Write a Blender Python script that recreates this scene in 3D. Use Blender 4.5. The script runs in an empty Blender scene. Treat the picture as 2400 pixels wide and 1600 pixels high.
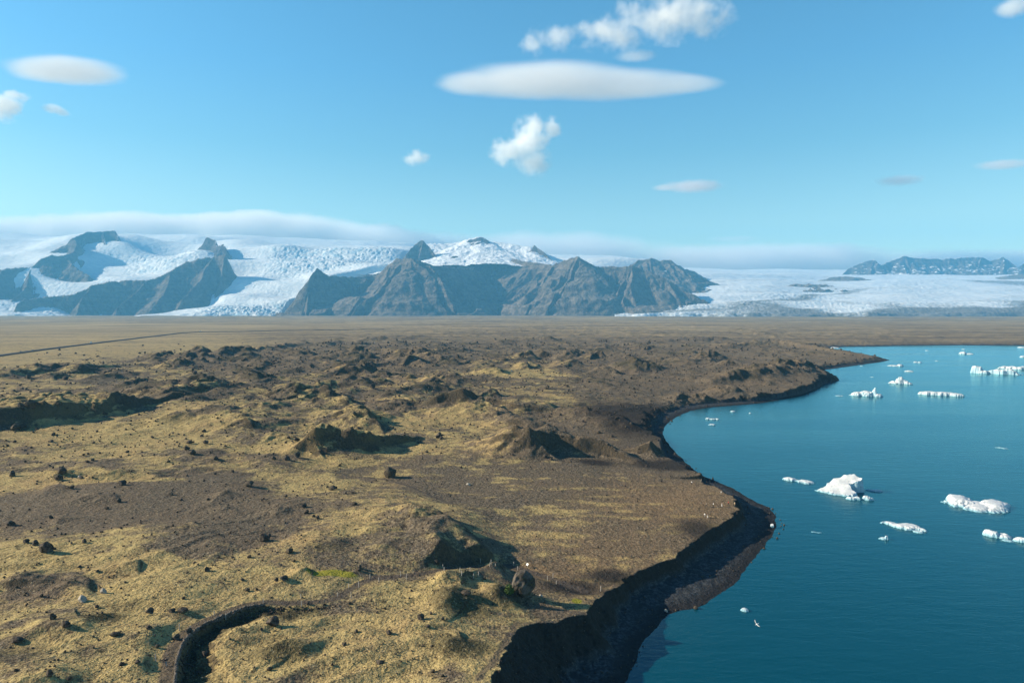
import bpy, bmesh, math, random
import numpy as np
from mathutils import Vector, Matrix, noise as mnoise
R = math.radians
scene = bpy.context.scene
COL = scene.collection
random.seed(7)
RNG = np.random.default_rng(11)

# ------------------------------------------------------------------ camera
CAM_H, F_PX, CX, CY = 95.0, 1600.0, 1200.0, 800.0       # photograph is 2400 x 1600
PITCH = math.atan(74.0 / F_PX)
cam_data = bpy.data.cameras.new("camera")
cam_data.sensor_width = 36.0
cam_data.lens = 36.0 * F_PX / 2400.0
cam_data.clip_start = 1.0
cam_data.clip_end = 120000.0
cam = bpy.data.objects.new("camera", cam_data)
COL.objects.link(cam)
cam.location = (0, 0, CAM_H)
cam.rotation_euler = (R(90) - PITCH, 0, 0)
scene.camera = cam

# ------------------------------------------------------------------ sky and sun
SUN_EL = R(23.5)
SUN_DIR = Vector((-1.0, 0.10, 0.0)).normalized()          # towards the sun, on the ground plan
to_sun = Vector((SUN_DIR.x * math.cos(SUN_EL), SUN_DIR.y * math.cos(SUN_EL), math.sin(SUN_EL)))
world = bpy.data.worlds.new("World")
scene.world = world
world.use_nodes = True
wt = world.node_tree
wt.nodes.clear()
w_out = wt.nodes.new("ShaderNodeOutputWorld")
w_bg = wt.nodes.new("ShaderNodeBackground")
w_sky = wt.nodes.new("ShaderNodeTexSky")
w_sky.sky_type = 'NISHITA'
w_sky.sun_disc = False
w_sky.sun_elevation = SUN_EL
w_sky.sun_rotation = math.atan2(SUN_DIR.x, SUN_DIR.y)
w_sky.altitude = 100
w_sky.air_density = 1.0
w_sky.dust_density = 0.3
w_sky.ozone_density = 1.6
w_mul = wt.nodes.new("ShaderNodeMix")
w_mul.data_type = 'RGBA'
w_mul.blend_type = 'MULTIPLY'
w_mul.inputs[0].default_value = 1.0
w_geo = wt.nodes.new("ShaderNodeTexCoord")
w_sep = wt.nodes.new("ShaderNodeSeparateXYZ")
w_ramp = wt.nodes.new("ShaderNodeValToRGB")
wt.links.new(w_geo.outputs["Generated"], w_sep.inputs[0])
wt.links.new(w_sep.outputs[2], w_ramp.inputs[0])
SKY_GRADE = [(0.0, (1.0, 1.08, 0.92)), (0.12, (1.0, 1.12, 0.94)), (0.22, (0.66, 1.02, 0.99)), (0.32, (0.54, 1.02, 1.12)), (0.42, (0.52, 1.04, 1.14)), (0.52, (0.38, 0.72, 0.98)), (0.65, (0.10, 0.19, 0.44)), (1.0, (0.055, 0.11, 0.32))]
el = w_ramp.color_ramp.elements                           # pale cyan low down; overhead, out of view, darkened to deepen shadows
el[0].position, el[0].color = SKY_GRADE[0][0], (*SKY_GRADE[0][1], 1)
el[1].position, el[1].color = SKY_GRADE[-1][0], (*SKY_GRADE[-1][1], 1)
for p_, c_ in SKY_GRADE[1:-1]:
    e_ = el.new(p_)
    e_.color = (*c_, 1)
wt.links.new(w_ramp.outputs[0], w_mul.inputs[7])
wt.links.new(w_sky.outputs[0], w_mul.inputs[6])
wt.links.new(w_mul.outputs[2], w_bg.inputs[0])
w_bg.inputs[1].default_value = 0.086
wt.links.new(w_bg.outputs[0], w_out.inputs[0])

sun_data = bpy.data.lights.new("sun", 'SUN')
sun_data.energy = 5.0
sun_data.angle = R(0.5)
sun_data.color = (1.0, 0.86, 0.66)
sun = bpy.data.objects.new("sun", sun_data)
COL.objects.link(sun)
sun.rotation_euler = to_sun.to_track_quat('Z', 'Y').to_euler()
sun.location = (-300, 0, 400)

scene.view_settings.view_transform = 'Standard'
scene.view_settings.look = 'None'
scene.view_settings.exposure = 1.0
scene.view_settings.gamma = 1.0
scene.view_settings.use_curve_mapping = False
scene.render.engine = 'CYCLES'
scene.cycles.use_denoising = True
scene.cycles.max_bounces = 14
scene.cycles.diffuse_bounces = 2
scene.cycles.glossy_bounces = 2
scene.cycles.volume_bounces = 10
scene.cycles.volume_max_steps = 256
scene.cycles.volume_step_rate = 1.0

# ------------------------------------------------------------------ helpers: pixels of the photograph to points
SP, CP = math.sin(PITCH), math.cos(PITCH)
def ray(px, py):
    a, b = (px - CX) / F_PX, (CY - py) / F_PX
    return np.array([a, CP + b * SP, -SP + b * CP])
def at(px, py, z=0.0):                                    # point of that height seen at that pixel
    d = ray(px, py)
    t = (z - CAM_H) / d[2]
    return np.array([d[0] * t, d[1] * t, z])
def atY(px, py, Y):                                       # point at that distance seen at that pixel
    d = ray(px, py)
    t = Y / d[1]
    return np.array([d[0] * t, Y, CAM_H + d[2] * t])

# ------------------------------------------------------------------ helpers: noise
def _hash(ix, iy, seed):
    h = (ix.astype(np.int64) * 374761393 + iy.astype(np.int64) * 668265263 + seed * 2147483647) & 0xFFFFFFFF
    h = ((h ^ (h >> 13)) * 1274126177) & 0xFFFFFFFF
    return (h ^ (h >> 16)) & 0xFFFF
def perlin(x, y, seed=0):
    xi, yi = np.floor(x), np.floor(y)
    xf, yf = (x - xi).astype(np.float32), (y - yi).astype(np.float32)
    ix, iy = xi.astype(np.int64), yi.astype(np.int64)
    u = xf * xf * xf * (xf * (xf * 6 - 15) + 10)
    v = yf * yf * yf * (yf * (yf * 6 - 15) + 10)
    def g(dx, dy):
        a = _hash(ix + dx, iy + dy, seed).astype(np.float32) * np.float32(2 * math.pi / 65536)
        return np.cos(a) * (xf - dx) + np.sin(a) * (yf - dy)
    n00, n10, n01, n11 = g(0, 0), g(1, 0), g(0, 1), g(1, 1)
    return 1.5 * ((n00 * (1 - u) + n10 * u) * (1 - v) + (n01 * (1 - u) + n11 * u) * v)
def sstep(a, b, x):
    t = np.clip((x - a) / (b - a), 0, 1)
    return t * t * (3 - 2 * t)
def fbm(x, y, lam, octs, seed=0, gain=0.5, ridged=False, sp=None):
    out = np.zeros(np.shape(x), np.float32)
    amp = 1.0
    for o in range(octs):
        n = perlin(x / lam + 17.3 * o, y / lam - 9.1 * o, seed + o * 7)
        if ridged:
            n = 1 - 2 * np.abs(n)
        w = 1.0 if sp is None else sstep(1.2, 3.0, lam / sp)
        out += amp * n * w
        amp *= gain
        lam *= 0.5
    return out

def tag(o, label=None, cat=None, group=None, kind=None):
    if label: o["label"] = label
    if cat: o["category"] = cat
    if group: o["group"] = group
    if kind: o["kind"] = kind
    return o
def link(name, me, mat=None, parent=None):
    o = bpy.data.objects.new(name, me)
    COL.objects.link(o)
    if mat is not None:
        me.materials.append(mat)
    if parent is not None:
        o.parent = parent
    return o
def empty(name, loc, rz=0.0):
    o = bpy.data.objects.new(name, None)
    COL.objects.link(o)
    o.location = loc
    o.rotation_euler = (0, 0, rz)
    o.empty_display_size = 0.3
    return o
def grid_mesh(name, P, smooth=True):                      # P: rows x cols x 3
    n, m = P.shape[:2]
    me = bpy.data.meshes.new(name)
    idx = np.arange(n * m, dtype=np.int32).reshape(n, m)
    q = np.stack([idx[:-1, :-1], idx[:-1, 1:], idx[1:, 1:], idx[1:, :-1]], -1).reshape(-1, 4)
    me.vertices.add(n * m)
    me.vertices.foreach_set("co", P.reshape(-1).astype(np.float32))
    me.loops.add(q.size)
    me.loops.foreach_set("vertex_index", q.reshape(-1))
    me.polygons.add(len(q))
    me.polygons.foreach_set("loop_start", np.arange(0, q.size, 4, dtype=np.int32))
    me.polygons.foreach_set("use_smooth", np.full(len(q), smooth))
    me.update(calc_edges=True)
    return me
def raw_mesh(name, V, F, smooth=True):
    me = bpy.data.meshes.new(name)
    me.from_pydata([tuple(v) for v in V], [], [tuple(f) for f in F])
    me.polygons.foreach_set("use_smooth", np.full(len(me.polygons), smooth))
    me.update()
    return me
def vattr(me, name, arr):                                 # rgba per vertex
    a = me.attributes.new(name, 'FLOAT_COLOR', 'POINT')
    a.data.foreach_set("color", arr.reshape(-1).astype(np.float32))

# ------------------------------------------------------------------ helpers: materials
class NT:
    def __init__(s, name):
        s.m = bpy.data.materials.new(name)
        s.m.use_nodes = True
        s.t = s.m.node_tree
        s.t.nodes.clear()
        s.out = s.t.nodes.new("ShaderNodeOutputMaterial")
    def n(s, typ, **kw):
        nd = s.t.nodes.new(typ)
        for k, v in kw.items():
            setattr(nd, k, v)
        return nd
    def set(s, sock, v):
        if hasattr(v, "is_output") or isinstance(v, bpy.types.NodeSocket):
            s.t.links.new(v, sock)
        elif v is not None:
            if isinstance(v, (tuple, list)) and sock.type == 'RGBA' and len(v) == 3:
                v = (*v, 1)
            sock.default_value = v
    def pos(s):
        return s.n("ShaderNodeNewGeometry").outputs["Position"]
    def objco(s):
        return s.n("ShaderNodeTexCoord").outputs["Object"]
    def mapping(s, vec, scale=(1, 1, 1), rot=(0, 0, 0), loc=(0, 0, 0)):
        m = s.n("ShaderNodeMapping")
        s.set(m.inputs[0], vec)
        m.inputs["Scale"].default_value = scale
        m.inputs["Rotation"].default_value = rot
        m.inputs["Location"].default_value = loc
        return m.outputs[0]
    def noise(s, vec, scale, detail=3, rough=0.55, dist=0.0):
        nd = s.n("ShaderNodeTexNoise")
        s.set(nd.inputs["Vector"], vec)
        nd.inputs["Scale"].default_value = scale
        nd.inputs["Detail"].default_value = detail
        nd.inputs["Roughness"].default_value = rough
        nd.inputs["Distortion"].default_value = dist
        return nd.outputs[0]
    def math(s, op, a, b=None, c=None, clamp=False):
        nd = s.n("ShaderNodeMath", operation=op)
        nd.use_clamp = clamp
        s.set(nd.inputs[0], a)
        if b is not None: s.set(nd.inputs[1], b)
        if c is not None: s.set(nd.inputs[2], c)
        return nd.outputs[0]
    def rng(s, v, a, b, c=0.0, d=1.0, smooth=True):
        nd = s.n("ShaderNodeMapRange")
        nd.interpolation_type = 'SMOOTHSTEP' if smooth else 'LINEAR'
        s.set(nd.inputs[0], v)
        for i, x in enumerate((a, b, c, d)):
            s.set(nd.inputs[i + 1], x)
        return nd.outputs[0]
    def mix(s, f, a, b, blend='MIX'):
        nd = s.n("ShaderNodeMix", data_type='RGBA', blend_type=blend)
        s.set(nd.inputs[0], f)
        s.set(nd.inputs[6], a)
        s.set(nd.inputs[7], b)
        return nd.outputs[2]
    def attr(s, name):
        nd = s.n("ShaderNodeAttribute")
        nd.attribute_name = name
        sep = s.n("ShaderNodeSeparateColor")
        s.t.links.new(nd.outputs["Color"], sep.inputs[0])
        return sep.outputs[0], sep.outputs[1], sep.outputs[2], nd.outputs["Alpha"]
    def sep(s, v):
        nd = s.n("ShaderNodeSeparateXYZ")
        s.set(nd.inputs[0], v)
        return nd.outputs
    def bump(s, h, strength, dist, normal=None):
        nd = s.n("ShaderNodeBump")
        nd.inputs["Strength"].default_value = strength
        nd.inputs["Distance"].default_value = dist
        s.set(nd.inputs["Height"], h)
        if normal is not None:
            s.set(nd.inputs["Normal"], normal)
        return nd.outputs[0]
    def bsdf(s, color, rough=0.9, normal=None, spec=0.2, **kw):
        b = s.n("ShaderNodeBsdfPrincipled")
        s.set(b.inputs["Base Color"], color)
        s.set(b.inputs["Roughness"], rough)
        s.set(b.inputs["Specular IOR Level"], spec)
        if normal is not None:
            s.set(b.inputs["Normal"], normal)
        for k, v in kw.items():
            s.set(b.inputs[k], v)
        s.t.links.new(b.outputs[0], s.out.inputs["Surface"])
        return s.m

def plain(name, col, rough=0.8, var=0.25, scale=8.0, spec=0.2):
    t = NT(name)
    n = t.noise(t.objco(), scale, 4)
    c = t.mix(n, tuple(x * (1 - var) for x in col), tuple(min(1, x * (1 + var)) for x in col))
    return t.bsdf(c, rough, spec=spec)

# ================================================================== TERRAIN
# grid: fine where the ground is near, coarse far off; a sheet from under the camera to the mountains
phi = np.concatenate([np.linspace(-66, -39, 90, endpoint=False), np.linspace(-39, 39, 1080), np.linspace(39, 60, 70)[1:]])
phi = np.radians(phi)
rr = np.concatenate([np.geomspace(40, 105, 110, endpoint=False), np.geomspace(105, 1500, 1060, endpoint=False),
                     np.geomspace(1500, 15200, 260)])
RRg, PHg = np.meshgrid(rr, phi, indexing='ij')
GX = (RRg * np.sin(PHg)).astype(np.float64)
GY = (RRg * np.cos(PHg)).astype(np.float64)
SPC = (RRg * 0.0025).astype(np.float32)
WL = 13.0                                                  # level of the lagoon
shape = GX.shape
gx, gy, sp = GX.ravel(), GY.ravel(), SPC.ravel()

# control points: photograph pixel, height, roughness, cover of moss and grass
CTRL = [
 (0,745,20,.05,.5),(600,748,21,.25,.45),(1200,748,22,.3,.4),(1800,752,22,.2,.4),(2400,752,22,.15,.35),
 (0,790,18,.02,.6),(300,770,18,.02,.65),(0,850,18,.03,.6),(200,820,18,.02,.65),(400,815,18,.03,.6),(500,790,18,.05,.6),(-400,800,18,.03,.6),
 (700,785,20,.35,.45),(900,800,20,.8,.26),(1200,800,20,.7,.28),(1500,800,20,.7,.26),(1700,810,19,.7,.22),(600,850,22,1,.28),
 (300,880,21,.7,.55),(900,860,21,1,.34),(1200,870,20,.6,.52),(1500,870,20,.7,.28),(1750,870,19,.6,.22),(1900,850,17,.4,.2),(600,920,23,.8,.5),
 (100,900,22,.5,.55),(-300,920,23,.6,.55),(900,950,22,.9,.5),(700,960,22,.8,.55),(500,980,23,.6,.6),(1300,940,20,.45,.55),(1400,980,18,.35,.4),
 (1480,930,18,.5,.33),(1600,930,15.5,.4,.15),(1470,1010,17.5,.2,.25),(1530,1075,15.6,.1,.1),(200,1020,20,.35,.7),(400,1040,21,.4,.68),(600,1060,21,.5,.6),
 (0,1080,21,.4,.5),(-300,1080,22,.5,.5),(820,1060,20,.4,.6),(1000,1000,20,.5,.58),(300,1090,22,.35,.6),(900,1110,19.5,.06,.46),(1100,1130,19,.04,.40),
 (1300,1110,19,.04,.38),(1500,1120,17.5,.04,.34),(1650,1180,19,.03,.36),(1500,1250,19,.03,.40),(1300,1250,19,.04,.46),(1350,1330,19,.05,.36),
 (1590,1130,16.5,.03,.15),(700,1140,21,.2,.65),(500,1170,24,.12,.25),(250,1180,25,.1,.08),(50,1230,25.5,.15,.4),(0,1160,23,.2,.7),(700,1200,24,.25,.5),
 (850,1200,24,.3,.55),(950,1230,23.5,.25,.5),(0,1310,28,.3,.9),(250,1310,28,.3,.62),(500,1290,27,.3,.4),(700,1320,26.5,.35,.5),(950,1320,26,.3,.5),
 (100,1400,29,.35,.6),(350,1400,29,.3,.72),(600,1380,27.5,.3,.7),(800,1430,26,.35,.62),(1000,1400,25,.35,.62),(1150,1420,24,.3,.6),
 (100,1520,30,.4,.58),(300,1530,30,.35,.7),(0,1600,31,.4,.55),(-300,1400,29,.4,.6),(600,1500,27,.4,.66),(800,1550,27,.4,.66),(1000,1520,27,.4,.62),
 (1120,1540,28,.3,.55),(700,1680,28,.4,.6),(300,1700,31,.4,.6),(1000,1900,30,.4,.6),(200,1900,32,.4,.6),(1250,1380,20.5,.1,.4),(1300,1440,22,.1,.4)]
cw = np.array([at(a, b, c)[:2] for a, b, c, _, _ in CTRL])
cu = np.stack([np.arctan2(cw[:, 0], cw[:, 1]) * 1.6, np.log(np.hypot(cw[:, 0], cw[:, 1]))], 1)
cv = np.array([[c[2], c[3], c[4]] for c in CTRL])
def ctrl(x, y):
    u = np.arctan2(x, y) * 1.6
    v = np.log(np.hypot(x, y))
    num = np.zeros((len(x), 3), np.float64)
    den = np.zeros(len(x), np.float64)
    for (a, b), val in zip(cu, cv):
        w = 1.0 / ((u - a) ** 2 + (v - b) ** 2 + 0.0035) ** 2
        den += w
        num += w[:, None] * val
    return num / den[:, None]
base3 = ctrl(gx, gy)
base, rough, grass = base3[:, 0].copy(), base3[:, 1].copy(), base3[:, 2].copy()

def poly_dist(x, y, P, closed=False):
    """distance to a polyline, index of the nearest segment, position along it"""
    P = np.asarray(P, float)
    if closed:
        P = np.vstack([P, P[:1]])
    best = np.full(len(x), 1e18)
    seg = np.zeros(len(x), np.int32)
    tt = np.zeros(len(x))
    for i in range(len(P) - 1):
        ax, ay = P[i, :2]
        dx, dy = P[i + 1, :2] - P[i, :2]
        L = dx * dx + dy * dy + 1e-9
        t = np.clip(((x - ax) * dx + (y - ay) * dy) / L, 0, 1)
        d = (x - ax - t * dx) ** 2 + (y - ay - t * dy) ** 2
        m = d < best
        best[m] = d[m]
        seg[m] = i
        tt[m] = t[m]
    return np.sqrt(best), seg, tt
def inside(x, y, P):
    c = np.zeros(len(x), bool)
    n = len(P)
    for i in range(n):
        x1, y1 = P[i]
        x2, y2 = P[(i + 1) % n]
        if y1 == y2:
            continue
        m = ((y1 > y) != (y2 > y)) & (x < (x2 - x1) * (y - y1) / (y2 - y1) + x1)
        c ^= m
    return c

# mounds and scarps of the moraine: crest (pixel, pixel, rise), width in front, width behind, ground there
warp_x = fbm(gx, gy, 45, 3, 5, sp=sp)
warp_y = fbm(gx, gy, 45, 3, 6, sp=sp)
wamp = np.clip(RRg.ravel() * 0.012, 2.2, 6.0)
wx, wy = gx + warp_x * wamp, gy + warp_y * wamp
extra = np.zeros(len(gx))
def mound(pts, wf, wb, g=21.0, p=1.7, plan=False, pf=None):
    P = np.array(pts, float) if plan else np.array([at(a, b, g + c) for a, b, c in pts])
    A = np.array([c for _, _, c in pts], float)
    m0 = 3 * max(wf, wb)
    sel = np.where((wx > P[:, 0].min() - m0) & (wx < P[:, 0].max() + m0) & (wy > P[:, 1].min() - m0) & (wy < P[:, 1].max() + m0))[0]
    if not len(sel):
        return
    x, y = wx[sel], wy[sel]
    if len(P) == 1:
        d, a = np.hypot(x - P[0, 0], y - P[0, 1]), A[0]
        ref = np.hypot(P[0, 0], P[0, 1])
    else:
        d, s, t = poly_dist(x, y, P)
        a = A[s] * (1 - t) + A[s + 1] * t
        qx = P[s, 0] * (1 - t) + P[s + 1, 0] * t
        qy = P[s, 1] * (1 - t) + P[s + 1, 1] * t
        ref = np.hypot(qx, qy)
    if len(P) == 1:
        back = sstep(-wf * 0.5, wf * 0.5, np.hypot(x, y) - ref)
    else:                                                  # which side of the crest: the near one is the steep front
        Q = P[np.minimum(s + 1, len(P) - 1)]
        ex, ey = Q[:, 0] - P[s, 0], Q[:, 1] - P[s, 1]
        L = np.hypot(ex, ey) + 1e-6
        sg = np.sign(ey * P[s, 0] - ex * P[s, 1])          # side of the camera
        back = sstep(-wf * 0.35, wf * 0.35, ((y - P[s, 1]) * ex - (x - P[s, 0]) * ey) / L * -np.where(sg == 0, 1, sg))
    ratio = np.clip(np.abs(a) / max(1e-3, np.abs(A).max()), 0.25, 1)
    w = (wf * (1 - back) + wb * back) * ratio
    f = a * np.exp(-(d / w) ** (p if pf is None else pf * (1 - back) + p * back))
    f = f * (1 + 0.32 * fbm(x, y, 13 if len(P) > 3 else 8, 3, 77))
    if A.sum() < 0:
        extra[sel] += f
    else:
        extra[sel] = np.where(f > extra[sel], f + 0.25 * np.maximum(extra[sel], 0), extra[sel] + 0.25 * f)

mound([(-345,385,8),(-334,405,9),(-324,421,11),(-313,438,11.5),(-302,455,12),(-290,478,11.5),(-279,496,9),(-270,512,3)], 13, 120, plan=True, p=2.2)
mound([(-280,533,2),(-273,550,7),(-268,575,8.5),(-262,597,8.5),(-252,607,7),(-240,624,2)], 11, 55, plan=True, p=2.2)
mound([(-530,620,6),(-537,700,7.5),(-536,750,8.5),(-541,790,8.5),(-516,830,7.5),(-500,852,2)], 13, 36, plan=True, p=2.2)
mound([(362,848,3),(393,837,7),(418,838,7),(434,842,6),(454,836,8),(472,837,7),(497,851,2)],16,26,20)
mound([(500,842,2),(530,828,7),(545,819,9),(560,826,6),(580,832,2)],16,22,20)
mound([(588,820,3),(608,812,8),(640,812,7),(690,805,6),(760,802,7),(800,800,3)],20,40,20)
mound([(840,800,3),(870,793,6),(930,790,7),(1000,793,3)],22,40,20)
mound([(-52,522,3),(-43,514,10),(-35,504,10.5),(-25,492,8.5),(-13,480,5.5),(0,467,2)], 24, 7.5, plan=True, p=2.0, pf=1.4)
mound([(-34,508,6),(-18,512,6.5),(0,506,6),(18,500,5),(30,494,2)], 10, 20, plan=True)
mound([(1110,968,3),(1160,966,5),(1205,976,6),(1240,984,5),(1288,1002,1)],8,14,20)
mound([(-109,463,3),(-104,452,7.5),(-98,440,9),(-91,428,7.5),(-84,415,4.5),(-79,405,1)], 24, 7, plan=True, p=2.0, pf=1.4)
mound([(-113,372,4),(-107,374,7.5),(-100,372,4)], 8, 9, plan=True)
mound([(-112,342,2),(-104,347,8),(-98,349.5,10.5),(-88,352.5,9.5),(-78,358.5,8.5),(-68,367,6.5),(-58,376,4),(-50,383,1.5)], 8.5, 18, plan=True, p=2.0)
mound([(-102,352,9.5),(-100,346,8),(-97,339,3.5),(-95,334,1)], 14, 5, plan=True, p=2.0, pf=1.4)
mound([(-12,362,3),(-2,362,8),(6,362,11.5),(20,364,9),(35,366,8.5),(48,363,7),(57,356,4.5),(62,348,1.5)], 8, 16, plan=True, p=2.0)
mound([(5,363,11.5),(11,356,9.5),(16,349,6.5),(21,342,2.5),(23,337,.6)], 18, 5.5, plan=True, p=2.0, pf=1.3)
mound([(1460,1062,2),(1490,1052,5),(1515,1048,6),(1530,1056,4)],6,8,14)
mound([(730,910,2),(748,905,4),(800,895,6),(860,890,6),(905,895,4),(925,900,1)],12,20,21)
mound([(872,880,3),(895,876,6),(925,888,2)],12,16,21)
mound([(930,893,3),(955,886,6),(985,896,2)],12,14,21)
mound([(640,926,2),(665,914,6),(695,909,7),(725,914,5),(745,921,1)],11,18,21)
mound([(940,852,3),(956,842,9),(970,843,8),(1000,858,2)],14,16,20)
mound([(970,832,3),(1010,822,7),(1060,818,7),(1110,822,3)],20,30,20)
mound([(735,948,3),(770,938,6),(810,938,6),(835,948,2)],10,18,21)
mound([(585,955,2),(620,948,4),(660,952,2)],10,18,22)
mound([(400,985,2),(470,972,4),(560,978,4.5),(640,995,2)],22,26,21)
mound([(560,1030,2),(620,1020,3.5),(680,1030,2)],14,14,21)
mound([(225,1122,1.5),(270,1107,3),(310,1106,3),(362,1121,1)],5,8,22)
mound([(120,1110,1),(150,1106,2.2),(190,1112,1)],4,6,22)
mound([(478,1100,-1.5),(500,1108,-2.6),(520,1118,-1)],4,4,22)
mound([(30,1016,-1),(60,1020,-3),(85,1016,-1)],6,6,21)
mound([(395,1240,0.8),(430,1300,1.2)],12,14,26)
# hummocks of the moraine: gentle on the left, steep on the right
hr = random.Random(42)
n_h = 0
while n_h < 62:
    hx, hy = hr.uniform(-520, 300), hr.uniform(395, 1150)
    if hx < -0.78 * hy or hx > 0.33 * hy + 20: continue
    if (hx < -230 and hy < 640) or (-20 < hx < 130 and 520 < hy < 760): continue
    u_ = (hx / 300, hy / 400)
    k_ = hr.uniform(0.8, 1.5) * (1 + (hy - 400) / 900)
    A_ = hr.uniform(3.0, 6.0) * k_
    a_ = math.radians(hr.uniform(-62, -18))
    L_ = hr.uniform(9, 22) * k_
    nn = 5
    pts_ = []
    for q in range(nn):
        v_ = q / (nn - 1) - 0.45
        pts_.append((hx + math.cos(a_) * v_ * 2 * L_ + hr.uniform(-3, 3), hy + math.sin(a_) * v_ * 2 * L_ + hr.uniform(-3, 3), A_ * (0.25, 0.85, 1.0, 0.6, 0.15)[q]))
    mound(pts_, hr.uniform(11, 20) * k_, hr.uniform(4.5, 7) * k_, plan=True, p=2.0, pf=1.4)
    n_h += 1
for q in range(16):                                        # low ones on the near slope
    hy = hr.uniform(120, 300); hx = hr.uniform(-0.72, -0.12) * hy
    a_ = math.radians(hr.uniform(-60, 10)); A_ = hr.uniform(0.9, 2.0); L_ = hr.uniform(4, 9)
    mound([(hx - math.cos(a_) * L_, hy - math.sin(a_) * L_, A_ * .3), (hx, hy, A_), (hx + math.cos(a_) * L_, hy + math.sin(a_) * L_, A_ * .3)], hr.uniform(6, 11), hr.uniform(2.2, 3.5), plan=True, p=2.0, pf=1.4)
# more hills towards the lagoon
mound([(1660,905,3),(1720,890,7),(1790,876,10),(1850,866,12),(1900,860,13),(1925,863,10),(1945,873,6)],24,60,14)
mound([(1690,822,3),(1750,812,7),(1820,806,9),(1880,812,7),(1940,826,4),(2000,838,1)],34,50,12)
mound([(1490,845,2),(1560,838,5),(1620,842,6),(1650,850,2)],18,30,20)
mound([(1380,820,3),(1440,812,6),(1520,815,5),(1560,820,2)],22,36,20)
mound([(1120,850,2),(1180,842,5),(1240,846,2)],18,30,20)
mound([(1560,796,3),(1620,790,8),(1680,792,5),(1720,800,2)],30,50,20)
mound([(1180,800,3),(1260,793,7),(1330,797,3)],26,50,20)
mound([(1740,780,2),(1765,776,8),(1790,784,2)],40,50,20)
# the high ground of the foreground drops to the fan
mound([(-46,253,.3),(-38,239.6,2.5),(-30,226,4.6),(-24,215.6,5),(-18,205.4,4.6),(-12,195,3),(-6,185,1.5),(0,175,.6),(6,165,.2)], 34, 6.5, plan=True, p=2.2, pf=1.15)
mound([(1018,1292,1.5),(1035,1288,4),(1060,1290,4),(1095,1296,3)],5,6,23)
mound([(1058,1330,-1.5),(1085,1332,-3.2),(1110,1340,-2)],6,6,24)
mound([(1140,1332,2),(1150,1325,2.4),(1165,1335,1.4)],4,4,20)
mound([(1030,1368,1),(1060,1366,2.4),(1090,1375,2),(1120,1385,1)],5,8,23)
mound([(1000,1420,1),(1060,1412,2.6),(1105,1418,2),(1150,1440,1)],7,9,23)
mound([(1130,1440,1),(1160,1420,2.6),(1190,1412,2.6),(1215,1420,1)],5,6,20)
mound([(1200,1415,1),(1230,1412,2.6),(1275,1422,2.2),(1330,1440,0.6)],4,5,18.5)
mound([(1020,1565,.6),(1055,1550,2.2),(1090,1552,2.2),(1120,1560,.6)],5,8,23)
mound([(610,1525,.8),(650,1515,2.2),(690,1528,1.6),(712,1550,.6)],5,8,27)
mound([(60,1500,.6),(110,1470,1.6),(190,1460,1.8),(260,1450,.6)],6,8,29)
mound([(0,1355,1.5),(50,1350,2.2),(110,1372,1.0)],5,9,28)
mound([(840,1310,.6),(900,1302,1.6),(960,1312,.8)],5,8,26)
mound([(-60,1650,1.5),(60,1610,2.5),(160,1640,1)],6,9,30)
mound([(1240,1350,.3),(1310,1360,.5)],3,4,19)

rdg = fbm(gx, gy, 85, 6, 31, 0.52, True, sp)
bil = fbm(gx, gy, 38, 6, 44, 0.52, False, sp)
big = fbm(gx, gy, 420, 4, 3, 0.5, False, sp)
rfar = sstep(150, 500, RRg.ravel())
h = base + extra
knob = fbm(gx, gy, 58, 4, 131, 0.5, False, sp)
h += rough * np.clip(knob - 0.12, 0, 2) ** 1.15 * 7.0 * (0.3 + 0.7 * rfar)
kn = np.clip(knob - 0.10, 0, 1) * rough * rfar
grass -= 1.1 * kn  # moss taken off the knobs so their painted shade stays dark
h += rough * (rdg * 2.2 * (0.5 + 0.5 * rfar) + bil * 2.4 * (0.5 + 0.5 * rfar)) + rough * rfar * big * 1.8
h += sstep(3800, 6200, RRg.ravel()) * np.clip(fbm(gx, gy * 1.6, 900, 5, 511), 0, 2) * 11
h += 0.10 * fbm(gx, gy, 6, 4, 60, 0.55, False, sp)
h += (0.05 + 0.35 * rough) * fbm(gx, gy, 11, 5, 77, 0.55, True, sp) * 0.5
# low folds and rills in the moss
rw_ = fbm(gx, gy, 70, 3, 211)
rill = 1 - np.abs(perlin((gx * 0.8 + gy * 0.6) / 55 + rw_ * 1.2, (gy * 0.8 - gx * 0.6) / 13 + rw_ * 2.0, 213)) * 2
h += 0.55 * rill * sstep(0.12, 0.3, rough) * sstep(1200, 250, RRg.ravel())
# shallow flow channels on the fan
chan = chan_ = perlin(gx / 34 + 0.6 * perlin(gx / 50, gy / 50, 8), gy / 5.5 + 0.5 * perlin(gx / 20, gy / 20, 4), 21)
flat = np.clip(1 - rough / 0.12, 0, 1)
grass += flat * 0.30 * chan + flat * 0.06
h += flat * 0.20 * chan * sstep(900, 300, RRg.ravel())

# ---- shoreline of the lagoon
SHORE_PX = [(1400,1900),(1440,1700),(1466,1605),(1480,1570),(1500,1520),(1520,1492),(1545,1465),(1570,1440),(1600,1430),(1630,1425),(1660,1410),
 (1700,1385),(1730,1355),(1760,1315),(1790,1280),(1810,1255),(1820,1230),(1818,1210),(1805,1190),(1775,1178),(1745,1160),(1715,1143),(1680,1128),
 (1650,1117),(1625,1100),(1605,1080),(1585,1060),(1570,1045),(1560,1030),(1553,1015),(1557,1000),(1570,988),(1590,975),(1620,962),(1660,955),
 (1720,950),(1780,945),(1830,937),(1880,927),(1915,913),(1932,901),(1960,895),(1967,891),(1958,882),(1938,872),(1928,867),(1953,864),(2004,856.5),(2055,849.5),(2087,844),
 (2078,841),(2040,834),(1990,826),(1966,821.5),(1946,815.5),(1975,812.8),(2050,811.5),(2150,810),(2250,809.2),(2400,810),(2600,812)]
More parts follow.
